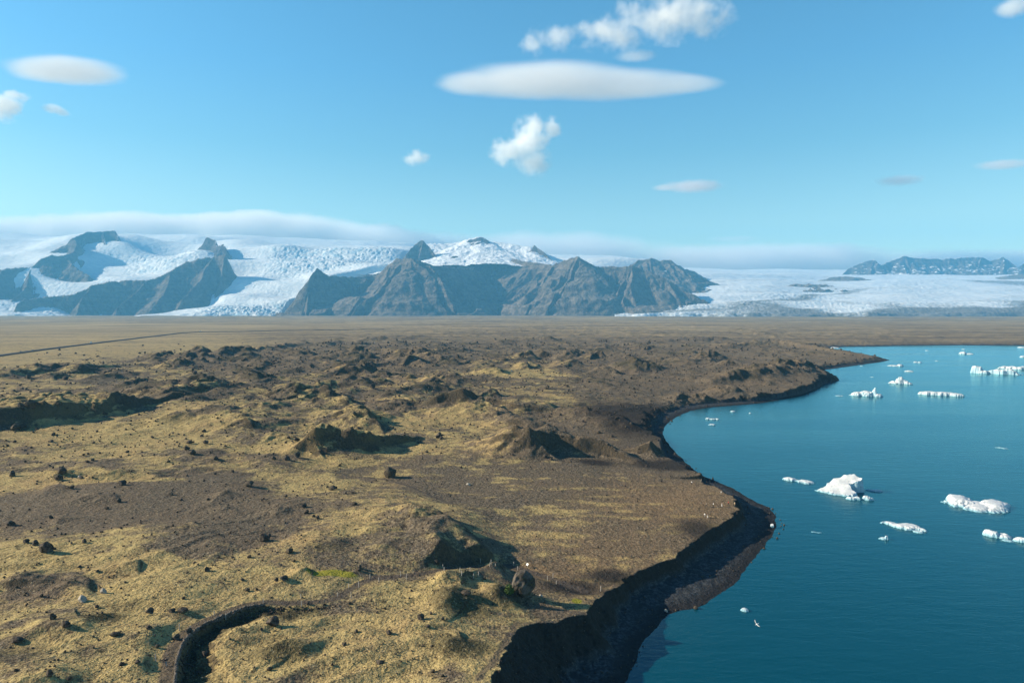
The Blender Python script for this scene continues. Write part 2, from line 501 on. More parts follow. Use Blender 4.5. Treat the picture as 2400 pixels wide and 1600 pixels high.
# beach width (m) along it, for the part beyond the tip of the fan
BEACH = {23:4,24:7,25:10,26:9,27:5,28:6,29:7,30:9,31:10,32:11,33:12,34:13,35:13,36:9,37:6,38:4,39:2,40:1,41:1,42:1,43:1,44:6,45:8,46:10,47:12,48:9,49:6,50:8,51:14,52:20,53:20,54:20}
shore = [at(a, b, WL)[:2] for a, b in SHORE_PX]
bw = [6.0] * len(shore)
for k, v in BEACH.items(): bw[k] = v
for k in range(55, len(shore)): bw[k] = 18
NEAR_N = 22
pre = [np.array([8.0, -300.0]), np.array([8.0, 0.0]), np.array([10.0, 80.0])]
post = [np.array([6000., 1900.]), np.array([30000., 1950.]), np.array([30000., -300.])]
SH = np.array(pre + shore + post)
SLOPE = {22:.5,23:.5,24:.7,25:.8,26:.8,27:.8,28:.45,29:.35,30:.45,31:.30,32:.25,33:.22,34:.25,35:.5,36:.75,37:.85,38:.9,39:.85,40:.8,41:.5,42:.4,43:.25,44:.25,45:.3,46:.35,47:.3,48:.25}
slv = np.array([.5] * 3 + [SLOPE.get(i, .5 if i < 22 else (.2 if i < 56 else .09)) for i in range(len(shore))] + [.09] * 3)
bwv = np.array([6.] * 3 + bw + [18.] * 3)
near_end = NEAR_N + 3
lo = RRg.ravel() < 3000
li = np.where(lo)[0]
ds = np.full(len(gx), 1e5)
bwl = np.full(len(gx), 18.0)
isnear = np.zeros(len(gx), bool)
d_, s_, t_ = poly_dist(gx[li], gy[li], SH[:-1])
ins = inside(gx[li], gy[li], SH)
ds[li] = np.where(ins, -d_, d_)
bwl[li] = bwv[s_] * (1 - t_) + bwv[np.minimum(s_ + 1, len(bwv) - 1)] * t_
sll = np.full(len(gx), .3)
sll[li] = slv[s_] * (1 - t_) + slv[np.minimum(s_ + 1, len(slv) - 1)] * t_
isnear[li] = s_ < near_end
ds += np.where(np.abs(ds) < 60, 1, 0) * (0.6 * fbm(gx, gy, 9, 4, 91, 0.55, False, sp) + np.clip(RRg.ravel() / 900, 0, 1.5) * fbm(gx, gy, 60, 3, 92, 0.5, False, sp))
# ---- edge of the bluff (near part), with the height of the edge
BLUFF = [(1125,1750,32),(1150,1605,29.5),(1165,1580,29),(1178,1535,28),(1200,1501,26.5),(1215,1475,25),(1264,1460,23.5),(1302,1458,22.5),(1353,1443,22),(1376,1440,21.5),
 (1379,1422,21),(1404,1404,20.5),(1417,1389,20),(1438,1378,19.5),(1462,1366,18.5),(1455,1356,19),(1470,1351,19),(1519,1330,19),(1552,1317,19),(1583,1307,19),(1590,1294,19),
 (1621,1274,19),(1659,1246,19),(1677,1236,19),(1690,1224,19),(1723,1210,19),(1716,1204,19),(1735,1193,19),(1722,1185,19),(1727,1171,19),(1717,1161,18.5),(1708,1158,18.5),(1685,1143,18),(1675,1138,18),(1652,1134,17.5),(1640,1122,15)]
bl = np.array([[*at(a, b, c)[:2], c] for a, b, c in BLUFF])
BLP = np.vstack([[[-60, -300, 24], [-40, 0, 24], [-25, 70, 24]], bl])
BLpoly = np.vstack([BLP[:, :2], SH[near_end:-1], [[30000, 30000], [-30000, 30000], [-30000, -300]]])
nsel = np.where(RRg.ravel() < 420)[0]
dbx = gx[nsel] + 0.9 * fbm(gx[nsel], gy[nsel], 7, 4, 55, 0.6, False, sp[nsel])
dby = gy[nsel] + 0.9 * fbm(gx[nsel], gy[nsel], 7, 4, 56, 0.6, False, sp[nsel])
db, sb, tb = poly_dist(dbx, dby, BLP)
zb = BLP[sb, 2] * (1 - tb) + BLP[np.minimum(sb + 1, len(BLP) - 1), 2] * tb
inb = inside(dbx, dby, BLpoly)
beach = np.where(ds > 0, np.minimum(0.11 * ds, 1.2) + np.clip(ds - 9, 0, 40) * 0.05, ds * 0.22)
beach = beach + np.where(ds > 1.0, 0.10 * fbm(gx, gy, 4, 3, 71, 0.55, False, sp), 0)
beach = np.maximum(beach, -6) + WL
g1 = fbm(gx, gy, 12, 4, 81, 0.55, True, sp)
cliffness = np.zeros(len(gx))
# far part
lim = beach + np.maximum(0, ds - bwl + 3 * g1) * sll * (1 + 0.3 * g1)
hf = np.minimum(h, lim)
hf = np.where(ds < 0, beach, np.where(ds < bwl, np.minimum(h, beach), hf))
cl_far = sstep(0.3, 2.0, h - hf) * (ds > bwl) * sstep(0.3, 0.7, sll)
# near part
hn = h.copy()
inner = sstep(0, 22, db)
hn_in = zb * (1 - inner) + h[nsel] * inner
arc = np.concatenate([[0], np.cumsum(np.hypot(np.diff(BLP[:, 0]), np.diff(BLP[:, 1])))])
arc_s = arc[sb] * (1 - tb) + arc[np.minimum(sb + 1, len(arc) - 1)] * tb
ribs = (1 - 2 * np.abs(perlin(arc_s / 4.5, db / 26, 311))) + 0.5 * (1 - 2 * np.abs(perlin(arc_s / 1.9, db / 14, 312)))
slope = np.interp(zb, [18.5, 21, 26, 30], [1.0, .85, .60, .52]) * (1 + 0.16 * g1[nsel] + np.interp(zb, [17, 20], [0.04, 0.16]) * ribs)
drop = db * slope + np.minimum(db, 2.0) * 0.6
hn_out = np.maximum(beach[nsel], zb - drop)
hn[nsel] = np.where(inb, hn_in, hn_out)
isn = np.zeros(len(gx), bool)
isn[nsel] = isnear[nsel]
h = np.where(isn, hn, hf)
cliffness = cl_far
tmp = np.zeros(len(gx)); tmp[nsel] = np.where(inb, 0, 1)
cliffness = np.where(isn, tmp, cliffness)
beachm = np.where(isn, tmp * sstep(2.0, 0.2, h - beach), sstep(bwl + 2, bwl - 1, ds) * (ds < 60))
beachm = np.where(RRg.ravel() > 2500, 0, beachm)
# grey gravel washed over the ground behind the beach of the inlet and on the fan's lip
grav = np.zeros(len(gx))
def blob(arr, px, py, z, rx, ry, val, rot=0.0):
    c = at(px, py, z)
    x, y = gx - c[0], gy - c[1]
    if rot:
        x, y = x * math.cos(rot) + y * math.sin(rot), -x * math.sin(rot) + y * math.cos(rot)
    w = np.exp(-((x / rx) ** 2 + (y / ry) ** 2) ** 1.3)
    arr += (val - arr) * w
blob(grav, 1480, 1000, 15, 30, 60, 1)
blob(grav, 1580, 1110, 12, 22, 14, 1)
blob(grav, 1500, 975, 14, 60, 40, .8)
blob(grav, 1340, 1385, 19, 9, 7, .9)
blob(grav, 1430, 1350, 19, 8, 6, .8)
blob(grav, 1640, 1240, 19, 9, 14, .7)
blob(grav, 1395, 1078, 19, 10, 8, .9)
orange = np.zeros(len(gx))
blob(orange, 1600, 1170, 19, 40, 40, .95)
blob(orange, 1450, 1300, 19, 30, 30, .7)
blob(orange, 1270, 1345, 19, 12, 8, 1)
# brown gravel and yellow moss patches
blob(grass, 300, 1165, 25, 45, 30, .04)
blob(grass, 60, 1190, 25, 30, 22, .12)
blob(grass, 560, 1195, 25, 30, 16, .22)
blob(grass, 560, 1260, 26, 16, 10, .25)
blob(grass, 120, 1385, 29, 12, 9, .25)
blob(grass, 0, 1140, 22, 14, 8, .9)
blob(grass, 60, 1325, 28, 20, 7, 1.0)
blob(grass, 420, 1335, 28, 12, 5, .95)
blob(grass, 330, 1015, 21, 34, 26, .98)
blob(grass, 400, 1000, 21, 30, 12, .95)
blob(grass, 620, 1060, 21, 26, 12, .92)
blob(grass, 900, 990, 20, 40, 12, .95)
blob(grass, 270, 1135, 22, 30, 5, .9)
blob(grass, 180, 1122, 22, 8, 7, .95)
blob(grass, 1220, 880, 20, 60, 40, .75)
blob(grass, 520, 1520, 27, 8, 14, .85)
blob(grass, 330, 1390, 29, 14, 10, .85)
green = np.zeros(len(gx))
blob(green, 790, 1352, 26.5, 6, 2.2, 1)
blob(green, 740, 1358, 26.5, 3, 1.5, .9)
blob(green, 1352, 1425, 19, 1.6, 2, 1)
dark = np.clip(kn * 1.6, 0, 0.75)                                   # knobs painted darker to deepen their shade, plus crowberry and heath
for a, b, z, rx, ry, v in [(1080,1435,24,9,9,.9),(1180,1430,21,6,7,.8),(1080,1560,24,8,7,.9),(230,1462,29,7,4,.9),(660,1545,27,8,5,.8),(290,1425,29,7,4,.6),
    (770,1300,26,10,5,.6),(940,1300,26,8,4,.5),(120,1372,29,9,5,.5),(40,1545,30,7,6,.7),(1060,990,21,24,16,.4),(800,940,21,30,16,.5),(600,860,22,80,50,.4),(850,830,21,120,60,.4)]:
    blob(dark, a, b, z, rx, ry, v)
# footpath and the gully beside it
PATH_PX = [(380,1640,30),(388,1600,30),(394,1550,29.5),(408,1512,29.2),(430,1484,29),(470,1458,28.7),(520,1437,28.3),(570,1418,28),(620,1411,27.6),(680,1413,27.3),(740,1411,27),(790,1402,26.8),
 (815,1385,26.6),(845,1366,26.4),(880,1353,26.2),(930,1350,26),(985,1345,25.8),(1030,1335,25.3),(1060,1332,24),(1100,1334,22),(1140,1328,20.5),(1185,1324,19.8),(1235,1337,19.6),(1300,1358,19.4),(1370,1385,19.2)]
path = np.array([at(a, b, c) for a, b, c in PATH_PX])
psel = np.where((RRg.ravel() < 260) & (gx < 40))[0]
pwx = gx[psel] + 0.35 * fbm(gx[psel], gy[psel], 5, 3, 14)
dp, s2, t2 = poly_dist(pwx, gy[psel], path)
s3 = np.minimum(s2 + 1, len(path) - 1)
pz = path[s2, 2] * (1 - t2) + path[s3, 2] * t2
tx, ty = path[s3, 0] - path[s2, 0], path[s3, 1] - path[s2, 1]
side = np.sign((gx[psel] - path[s2, 0]) * ty - (gy[psel] - path[s2, 1]) * tx)     # + on its right
along = s2 + t2
hp = h[psel]
halfw = 1.25
k = sstep(6.0, halfw, dp)
hp = hp * (1 - k) + (pz + 0.0) * k
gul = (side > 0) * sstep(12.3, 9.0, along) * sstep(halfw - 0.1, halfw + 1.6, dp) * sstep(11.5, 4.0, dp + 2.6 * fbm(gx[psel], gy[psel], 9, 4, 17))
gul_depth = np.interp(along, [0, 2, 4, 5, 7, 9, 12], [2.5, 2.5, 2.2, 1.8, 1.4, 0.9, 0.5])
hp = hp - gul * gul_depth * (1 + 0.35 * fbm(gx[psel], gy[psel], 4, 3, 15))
dark[psel] = np.maximum(dark[psel], gul * 0.9)  # shade of the wall painted into the gully floor
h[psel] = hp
pathm = np.zeros(len(gx))
pathm[psel] = sstep(halfw + 0.5, halfw - 0.4, dp)
# faint trodden tracks across the fan and down by the cliff
for trk, wd in (([(560,1092,20.5),(660,1103,19.8),(760,1114,19.5),(850,1121,19.3),(905,1126,19.2),(945,1140,19),(985,1158,19),(1020,1176,19),(1060,1196,19)], 0.8),
                ([(1120,1600,28.5),(1150,1560,28.3),(1178,1520,27),(1196,1490,25.5),(1212,1460,24)], 0.7)):
    tp = np.array([at(a, b, c)[:2] for a, b, c in trk])
    ts = np.where((RRg.ravel() < 420) & (gx > -200) & (gx < 40))[0]
    dt_, _, _ = poly_dist(gx[ts] + 0.4 * fbm(gx[ts], gy[ts], 6, 3, 18), gy[ts], tp)
    pathm[ts] = np.maximum(pathm[ts], 0.85 * sstep(wd + 0.5, wd - 0.3, dt_))
far = sstep(600, 3400, RRg.ravel())

GZ = h.reshape(shape)
def ground_z(x, y):
    r, p = math.hypot(x, y), math.atan2(x, y)
    i = int(np.clip(np.searchsorted(rr, r) - 1, 0, len(rr) - 2))
    j = int(np.clip(np.searchsorted(phi, p) - 1, 0, len(phi) - 2))
    u = min(max((r - rr[i]) / (rr[i + 1] - rr[i]), 0), 1)
    v = min(max((p - phi[j]) / (phi[j + 1] - phi[j]), 0), 1)
    return float((GZ[i, j] * (1 - u) + GZ[i + 1, j] * u) * (1 - v) + (GZ[i, j + 1] * (1 - u) + GZ[i + 1, j + 1] * u) * v)
def hit(px, py):                                           # where that pixel's line of sight meets the ground
    d = ray(px, py)
    a = math.atan2(d[0], d[1])
    hd = math.hypot(d[0], d[1])
    j = int(np.clip(np.searchsorted(phi, a) - 1, 0, len(phi) - 2))
    v = (a - phi[j]) / (phi[j + 1] - phi[j])
    col = GZ[:, j] * (1 - v) + GZ[:, j + 1] * v
    rz = CAM_H + d[2] * rr / hd
    below = np.where(col >= rz)[0]
    i = below[0] if len(below) else len(rr) - 1
    if i == 0:
        r = rr[0]
    else:
        f0, f1 = rz[i - 1] - col[i - 1], rz[i] - col[i]
        r = rr[i - 1] + (rr[i] - rr[i - 1]) * f0 / (f0 - f1 + 1e-9)
    x, y = r * math.sin(a), r * math.cos(a)
    return Vector((x, y, ground_z(x, y)))

P = np.stack([GX, GY, GZ], -1)
me = grid_mesh("ground", P)
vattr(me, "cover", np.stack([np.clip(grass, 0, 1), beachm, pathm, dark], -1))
vattr(me, "tint", np.stack([far, green, orange, np.maximum(cliffness, grav)], -1))

t = NT("moraine_ground")
pos = t.pos()
cg, cb, cpth, cdark = t.attr("cover")
tf, tg, to_, tv = t.attr("tint")
nf = t.noise(pos, 1.15, 4, 0.65)
nt = t.noise(pos, 2.6, 2, 0.5)
nm = t.noise(pos, 0.16, 5, 0.62)
nb = t.noise(pos, 0.028, 5, 0.6)
streak = t.noise(t.mapping(pos, (0.02, 0.16, 0.02), (0, 0, R(-8))), 1.0, 5, 0.6, 0.6)
plainst = t.noise(t.mapping(pos, (0.0022, 0.011, 0.01), (0, 0, R(4))), 1.0, 5, 0.6)
gravel = t.mix(t.rng(nf, 0.3, 0.7), (0.055, 0.040, 0.026), (0.228, 0.186, 0.132))
gravel = t.mix(t.rng(nb, 0.35, 0.68), gravel, (0.150, 0.114, 0.078))
moss = t.mix(t.rng(nt, 0.3, 0.7), (0.150, 0.105, 0.050), (0.54, 0.41, 0.180))
moss = t.mix(t.rng(nm, 0.35, 0.7), moss, (0.45, 0.348, 0.150))
moss = t.mix(t.math('MULTIPLY', t.rng(nb, 0.5, 0.7), 0.5), moss, (0.40, 0.27, 0.13))
cov = t.math('MULTIPLY_ADD', cg, 1.7, -0.38)
nw = t.noise(pos, 0.065, 4, 0.6, 0.5)
for n_, k_ in ((nm, 0.9), (nf, 0.7), (nb, 1.2), (streak, 0.7), (nw, 1.3)):
    cov = t.math('ADD', cov, t.math('MULTIPLY', t.math('SUBTRACT', n_, 0.505), k_))
cov = t.rng(cov, 0.29, 0.70)
col = t.mix(cov, gravel, moss)
col = t.mix(t.math('MULTIPLY', to_, 0.45), col, t.mix(streak, (0.20, 0.125, 0.062), (0.36, 0.225, 0.105)))
heath = t.mix(nf, (0.020, 0.020, 0.012), (0.085, 0.078, 0.045))  # heath colour; also the painted shade on knobs and gully floor
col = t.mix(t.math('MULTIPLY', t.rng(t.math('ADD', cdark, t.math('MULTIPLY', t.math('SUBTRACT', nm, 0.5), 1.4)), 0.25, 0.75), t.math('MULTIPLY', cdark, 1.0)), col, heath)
# dark heath tufts and stones everywhere
spots = t.noise(pos, 0.55, 3, 0.6)
col = t.mix(t.math('MULTIPLY', t.rng(spots, 0.58, 0.68), 0.7), col, (0.045, 0.037, 0.025))
fine = t.noise(pos, 1.9, 2, 0.5)
col = t.mix(t.math('MULTIPLY', t.rng(fine, 0.60, 0.66), 0.75), col, (0.035, 0.029, 0.020))
col = t.mix(t.math('MULTIPLY', t.rng(fine, 0.37, 0.32), 0.5), col, (0.52, 0.44, 0.27))
col = t.mix(t.rng(t.math('ADD', tg, t.math('MULTIPLY', t.math('SUBTRACT', nf, 0.5), 0.6)), 0.35, 0.7), col, (0.27, 0.25, 0.035))
farcol = t.mix(t.rng(plainst, 0.38, 0.62), (0.175, 0.138, 0.095), (0.42, 0.32, 0.175))
col = t.mix(t.math('MULTIPLY', tf, 0.75), col, farcol)
nrmz = t.sep(t.n("ShaderNodeNewGeometry").outputs["Normal"])[2]
bare = t.rng(t.math('ADD', nrmz, t.math('MULTIPLY', t.math('SUBTRACT', nm, 0.5), 0.25)), 0.90, 0.80)  # bare soil on steep faces, painted dark to deepen their shade
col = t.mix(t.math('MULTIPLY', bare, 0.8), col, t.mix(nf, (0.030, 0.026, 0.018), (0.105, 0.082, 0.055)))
rockc = t.mix(nf, (0.016, 0.014, 0.012), (0.060, 0.050, 0.042))
col = t.mix(t.rng(tv, 0.0, 0.8), col, rockc)
beachc = t.mix(t.rng(nf, 0.3, 0.7), (0.024, 0.027, 0.031), (0.098, 0.108, 0.118))
beachc = t.mix(t.rng(t.noise(t.mapping(pos, (0.35, 0.35, 3.0)), 1.0, 3), 0.4, 0.65), beachc, (0.040, 0.045, 0.050))
col = t.mix(cb, col, beachc)
pz_ = t.sep(pos)[2]
col = t.mix(t.math('MULTIPLY', t.rng(pz_, 13.75, 13.15), cb), col, (0.028, 0.028, 0.030))     # wet edge
col = t.mix(t.math('MULTIPLY', cpth, 0.9), col, t.mix(nf, (0.055, 0.044, 0.036), (0.12, 0.098, 0.08)))
hgt = t.math('ADD', t.math('MULTIPLY', nf, 0.7), t.math('MULTIPLY', t.noise(pos, 0.5, 4, 0.6), 1.3))
hgt = t.math('ADD', hgt, t.math('MULTIPLY', nt, 0.22))
nrm = t.bump(hgt, 0.9, 0.9)
col = t.mix(1.0, col, (1.0, 1.0, 1.0), 'MULTIPLY')
ground_mat = t.bsdf(col, 0.95, nrm, 0.08)
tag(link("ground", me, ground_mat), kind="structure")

# ------------------------------------------------------------------ lagoon
t = NT("lagoon_water")
pos = t.pos()
w1 = t.noise(t.mapping(pos, (0.10, 0.30, 0.2), (0, 0, R(12))), 1.0, 4, 0.6, 0.4)
w2 = t.noise(t.mapping(pos, (0.55, 1.1, 0.5), (0, 0, R(-10))), 1.0, 3, 0.6)
w3 = t.noise(t.mapping(pos, (0.004, 0.016, 0.01), (0, 0, R(5))), 1.0, 4, 0.6)
hw = t.math('ADD', t.math('MULTIPLY', w1, 1.0), t.math('MULTIPLY', w2, 0.35))
wcol = t.mix(w3, (0.0002, 0.046, 0.070), (0.0004, 0.062, 0.094))
rough_w = t.rng(w3, 0.35, 0.65, 0.12, 0.24)
wn = t.bump(hw, 0.30, 0.45)
body = t.n("ShaderNodeBsdfDiffuse")
t.set(body.inputs["Color"], wcol)
mirror = t.n("ShaderNodeBsdfGlossy")
t.set(mirror.inputs["Color"], (0.62, 0.97, 1.0))
t.set(mirror.inputs["Roughness"], rough_w)
t.set(mirror.inputs["Normal"], wn)
fres = t.n("ShaderNodeFresnel")
fres.inputs["IOR"].default_value = 1.34
t.set(fres.inputs["Normal"], wn)
mixs = t.n("ShaderNodeMixShader")
t.t.links.new(fres.outputs[0], mixs.inputs[0])
t.t.links.new(body.outputs[0], mixs.inputs[1])
t.t.links.new(mirror.outputs[0], mixs.inputs[2])
t.t.links.new(mixs.outputs[0], t.out.inputs["Surface"])
water_mat = t.m
wv = [(-60, -250, 13), (14000, -250, 13), (14000, 2300, 13), (-60, 2300, 13)]
tag(link("lagoon_water", raw_mesh("lagoon_water", wv, [(0, 1, 2, 3)], False), water_mat), kind="structure")

# ================================================================== MOUNTAINS AND GLACIERS
ice = None
def rock_material(name, lo_c, hi_c, snowline=None, snow_amt=0.0, strata=True):
    t = NT(name)
    pos = t.pos()
    n1 = t.noise(pos, 0.012, 8, 0.65)
    n2 = t.noise(t.mapping(pos, (0.002, 0.002, 0.03)), 1.0, 6, 0.6, 0.3)
    c = t.mix(t.rng(n1, 0.35, 0.65), lo_c, hi_c)
    if strata:
        c = t.mix(t.math('MULTIPLY', t.rng(n2, 0.5, 0.62), 0.5), c, tuple(x * 0.55 for x in lo_c))
    nz = t.sep(t.n("ShaderNodeNewGeometry").outputs["Normal"])[2]
    talus = t.rng(t.math('ADD', nz, t.math('MULTIPLY', t.math('SUBTRACT', n1, 0.5), 0.5)), 0.70, 0.92)
    c = t.mix(t.math('MULTIPLY', talus, 0.6), c, tuple(min(1, x * 1.25) for x in hi_c))
    if snow_amt > 0:
        z = t.sep(pos)[2]
        s = t.math('ADD', nz, t.math('MULTIPLY', t.math('SUBTRACT', n1, 0.5), 0.9))
        s = t.rng(s, 1.0 - snow_amt, 1.12 - snow_amt)
        if snowline:
            s = t.math('MULTIPLY', s, t.rng(z, snowline - 60, snowline + 80))
        c = t.mix(s, c, (0.86, 0.88, 0.90))
    h = t.math('ADD', t.math('MULTIPLY', n1, 1.0), t.math('MULTIPLY', t.noise(pos, 0.05, 5, 0.6), 0.35))
    return t.bsdf(c, 0.95, t.bump(h, 0.9, 45), 0.05)
basalt = rock_material("basalt_slopes", (0.070, 0.057, 0.045), (0.200, 0.165, 0.130))
basalt_snow = rock_material("basalt_with_snow", (0.055, 0.048, 0.044), (0.13, 0.11, 0.095), 520, 0.24)
far_rock = rock_material("far_basalt", (0.06, 0.052, 0.048), (0.14, 0.12, 0.10), 120, 0.14)

def massif(name, ridges, step, k1=1.15, d0=120, k2=0.62, mat=None, gully=70, margin=900, warp=90, seed=0, floor=8.0, rough=26, k1s=None):
    """height field grown from ridge lines given as (pixel, pixel, distance in km)"""
    segs = []
    for i, rd in enumerate(ridges):
        kk = 1.0
        if isinstance(rd, tuple):
            kk, rd = rd
        pts = [atY(a, b, c * 1000) for a, b, c in rd]
        segs += [(pts[j], pts[j + 1], kk, i * 977.0 + j * 411.0) for j in range(len(pts) - 1)]
    A = np.array([p for s in segs for p in s[:2]])
    x0, x1, y0, y1 = A[:, 0].min() - margin, A[:, 0].max() + margin, A[:, 1].min() - margin, A[:, 1].max() + margin
    xs, ys = np.arange(x0, x1, step), np.arange(y0, y1, step * 1.15)
    X, Y = np.meshgrid(xs, ys)
    x, y = X.ravel(), Y.ravel()
    u = x + warp * fbm(x, y, 700, 5, seed + 1, 0.55) * 0.6
    v = y + warp * fbm(x, y, 700, 5, seed + 2, 0.55) * 0.6
    H = np.full(len(x), -400.0)
    S = np.zeros(len(x))
    D = np.zeros(len(x))
    for a, b, kk, off in segs:
        dx, dy = b[0] - a[0], b[1] - a[1]
        L = math.hypot(dx, dy) + 1e-6
        t = np.clip(((u - a[0]) * dx + (v - a[1]) * dy) / L ** 2, 0, 1)
        d = np.hypot(u - a[0] - t * dx, v - a[1] - t * dy)
        z = a[2] * (1 - t) + b[2] * t
        hh = z - kk * (k1 * np.minimum(d, d0) + k2 * np.maximum(d - d0, 0) * np.maximum(0.72, 1 - d / 6000))
        m = hh > H
        H[m] = hh[m]
        S[m] = (off + t * L)[m]
        D[m] = d[m]
    g = 1 - np.abs(perlin(S / 170, D / 900, seed + 5)) * 2
    g2 = 1 - np.abs(perlin(S / 70 + 5, D / 420, seed + 6)) * 2
    H = H + gully * sstep(15, 260, D) * (g * 0.55 + g2 * 0.3 - 0.35)
    H = H + rough * fbm(x, y, 260, 6, seed + 9, 0.55, True) * sstep(-10, 120, H) * (0.35 + 0.65 * sstep(0, 150, D))
    H = H + 12 * sstep(60, 0, D) * fbm(x, y, 90, 4, seed + 12, 0.6)
    H = np.where(H < 40, floor + (H - floor) * 0.8, H)
    H = np.maximum(H, floor - 30)
    me = grid_mesh(name, np.stack([X, Y, H.reshape(X.shape)], -1))
    keep_faces(me, H.reshape(X.shape), floor - 28)
    return tag(link(name, me, mat), kind="structure")
def keep_faces(me, H, zmin):
    """drop the flat cells outside the foot of the mountain"""
    bm = bmesh.new()
    bm.from_mesh(me)
    bm.verts.ensure_lookup_table()
    kill = [f for f in bm.faces if all(v.co.z <= zmin for v in f.verts)]
    bmesh.ops.delete(bm, geom=kill, context='FACES')
    bm.to_mesh(me)
    bm.free()

# the dark mountain in the middle
massif("mountain", [
  (1.5, [(730,652,8.55),(745,628,8.7),(772,646,8.8)]),
  [(776,647,8.82),(830,650,9.0),(880,644,9.1),(925,607,9.0),(962,606,8.9),(1010,619,8.9),(1050,626,9.0),(1100,633,9.4),(1150,646,9.8),(1200,607,9.9),
   (1232,613,9.6),(1300,621,9.1),(1340,605,8.95),(1358,603,8.9),(1390,624,8.9),(1450,626,8.8),(1482,625,8.75),(1520,636,8.7),(1560,653,8.6),(1612,684,8.45),(1655,706,8.3)],
  (2.1, [(745,628,8.7),(728,690,8.4),(715,735,8.1)]),
  [(962,606,8.9),(1012,640,8.65),(985,664,8.5),(930,692,8.3),(860,724,8.08),(815,742,7.95)],
  [(1010,619,8.9),(1035,655,8.55),(1055,700,8.25),(1068,738,8.0)],
  [(1300,621,9.1),(1270,665,8.7),(1235,690,8.5)],
  [(1358,603,8.9),(1335,650,8.55),(1310,692,8.25),(1290,732,8.0)],
  [(1400,624,8.85),(1392,672,8.45),(1370,735,8.0)],
  [(1482,625,8.75),(1478,668,8.4),(1492,705,8.15),(1500,738,7.95)],
  [(1560,653,8.6),(1590,700,8.25),(1600,735,8.0)],
 ], 9.0, 1.05, 170, 0.74, basalt, 135, 1150, 60, 100, 8.0, 15)
# ridges that stand out of the ice on the left
massif("mountain", [
  (1.5, [(45,712,8.9),(62,700,9.0),(95,696,9.1),(170,690,9.2),(212,668,9.35),(290,657,9.5),(345,656,9.5),(400,637,9.6),(440,613,9.7),(500,601,9.75),(527,596,9.7),(532,606,9.65)]),
  [(500,601,9.75),(470,655,9.3),(430,700,8.95)],
  [(345,656,9.5),(310,692,9.15),(280,722,8.9)],
  [(212,668,9.35),(190,705,9.0),(175,735,8.8)],
  (1.6, [(527,596,9.7),(520,650,9.45),(505,690,9.2)]), (0.7, [(400,637,9.6),(385,690,9.1),(350,733,8.7)]), 
 ], 11.0, 1.5, 120, 0.88, basalt, 80, 900, 60, 200, 8.0, 15)
massif("mountain", [
  [(-220,640,9.8),(-90,628,9.8),(0,633,9.8),(40,629,9.9),(76,627,10.0),(95,612,10.1),(124,598,10.2),(150,601,10.3),(170,592,10.45),(176,575,10.6),(168,558,10.8)],
  [(76,627,10.0),(60,672,9.5),(30,705,9.2)],
  [(150,601,10.3),(185,630,10.0),(208,648,9.85)],
  [(0,633,9.8),(-20,690,9.3)],
 ], 12.0, 1.5, 110, 0.92, basalt, 100, 800, 60, 300)
massif("mountain", [
  [(166,560,10.9),(185,550,11.1),(206,545,11.2),(240,541,11.3),(266,540,11.3),(276,556,11.2),(274,572,11.0)],
  [(200,548,11.2),(190,580,10.9),(205,610,10.7)],
  [(240,541,11.3),(245,570,11.0),(262,598,10.8)],
 ], 11.0, 1.9, 140, 1.2, basalt_snow, 50, 500, 40, 400)
massif("mountain", [[(483,556,10.9),(502,562,10.8),(508,580,10.55),(522,570,10.5),(533,586,10.4)]], 9.0, 2.2, 60, 1.5, basalt_snow, 25, 320, 20, 450)
# the snow mountain behind the middle, and its bare peaks
massif("mountain", [[(952,596,10.3),(972,574,10.5),(986,566,10.55),(993,564,10.55),(1003,576,10.5),(1022,602,10.3)], [(993,564,10.55),(985,600,10.3)]], 9.0, 1.5, 150, 1.0, basalt, 45, 450, 40, 500)
massif("snow_mountain", [
  [(940,590,11.2),(1000,572,11.2),(1050,571,11.3),(1078,567,11.3),(1104,559,11.2),(1128,556,11.2),(1150,567,11.1),(1200,573,11.0),(1240,578,10.9),(1262,588,10.8)],
  [(1150,567,11.1),(1165,590,10.8),(1180,612,10.5)], [(1050,571,11.3),(1058,590,11.0),(1040,615,10.6)], [(1104,559,11.2),(1098,585,11.0)]],
  11.0, 0.55, 200, 0.42, rock_material("snow_slopes", (0.06, 0.052, 0.048), (0.13, 0.11, 0.10), 120, 0.80, False), 14, 1000, 60, 550, 8.0, 12)
massif("mountain", [[(1098,562,11.1),(1116,558,11.08),(1130,555,11.06),(1142,562,11.0)]], 8.0, 1.4, 60, 0.9, basalt_snow, 25, 260, 25, 580)
massif("mountain", [[(1252,577,10.75),(1262,583,10.7),(1276,594,10.55),(1300,616,10.3)]], 9.0, 1.3, 90, 0.8, basalt, 40, 420, 30, 600)
massif("mountain", [[(1020,640,10.0),(1060,600,10.2),(1078,606,10.2),(1100,625,10.1)], [(1110,625,10.0),(1145,608,10.1),(1180,612,10.0)]], 10.0, 0.8, 60, 0.6, basalt, 40, 420, 30, 620)
massif("mountain", [[(1478,625,10.2),(1497,609,10.4),(1520,607,10.4),(1545,612,10.4),(1572,610,10.4),(1580,618,10.3)],
  [(1520,607,10.4),(1530,640,10.0)], [(1580,618,10.3),(1605,642,10.0),(1630,662,9.8)], [(1575,625,10.8),(1612,632,11.2),(1630,640,11.2)]], 11.0, 0.95, 100, 0.6, basalt, 50, 800, 50, 650)
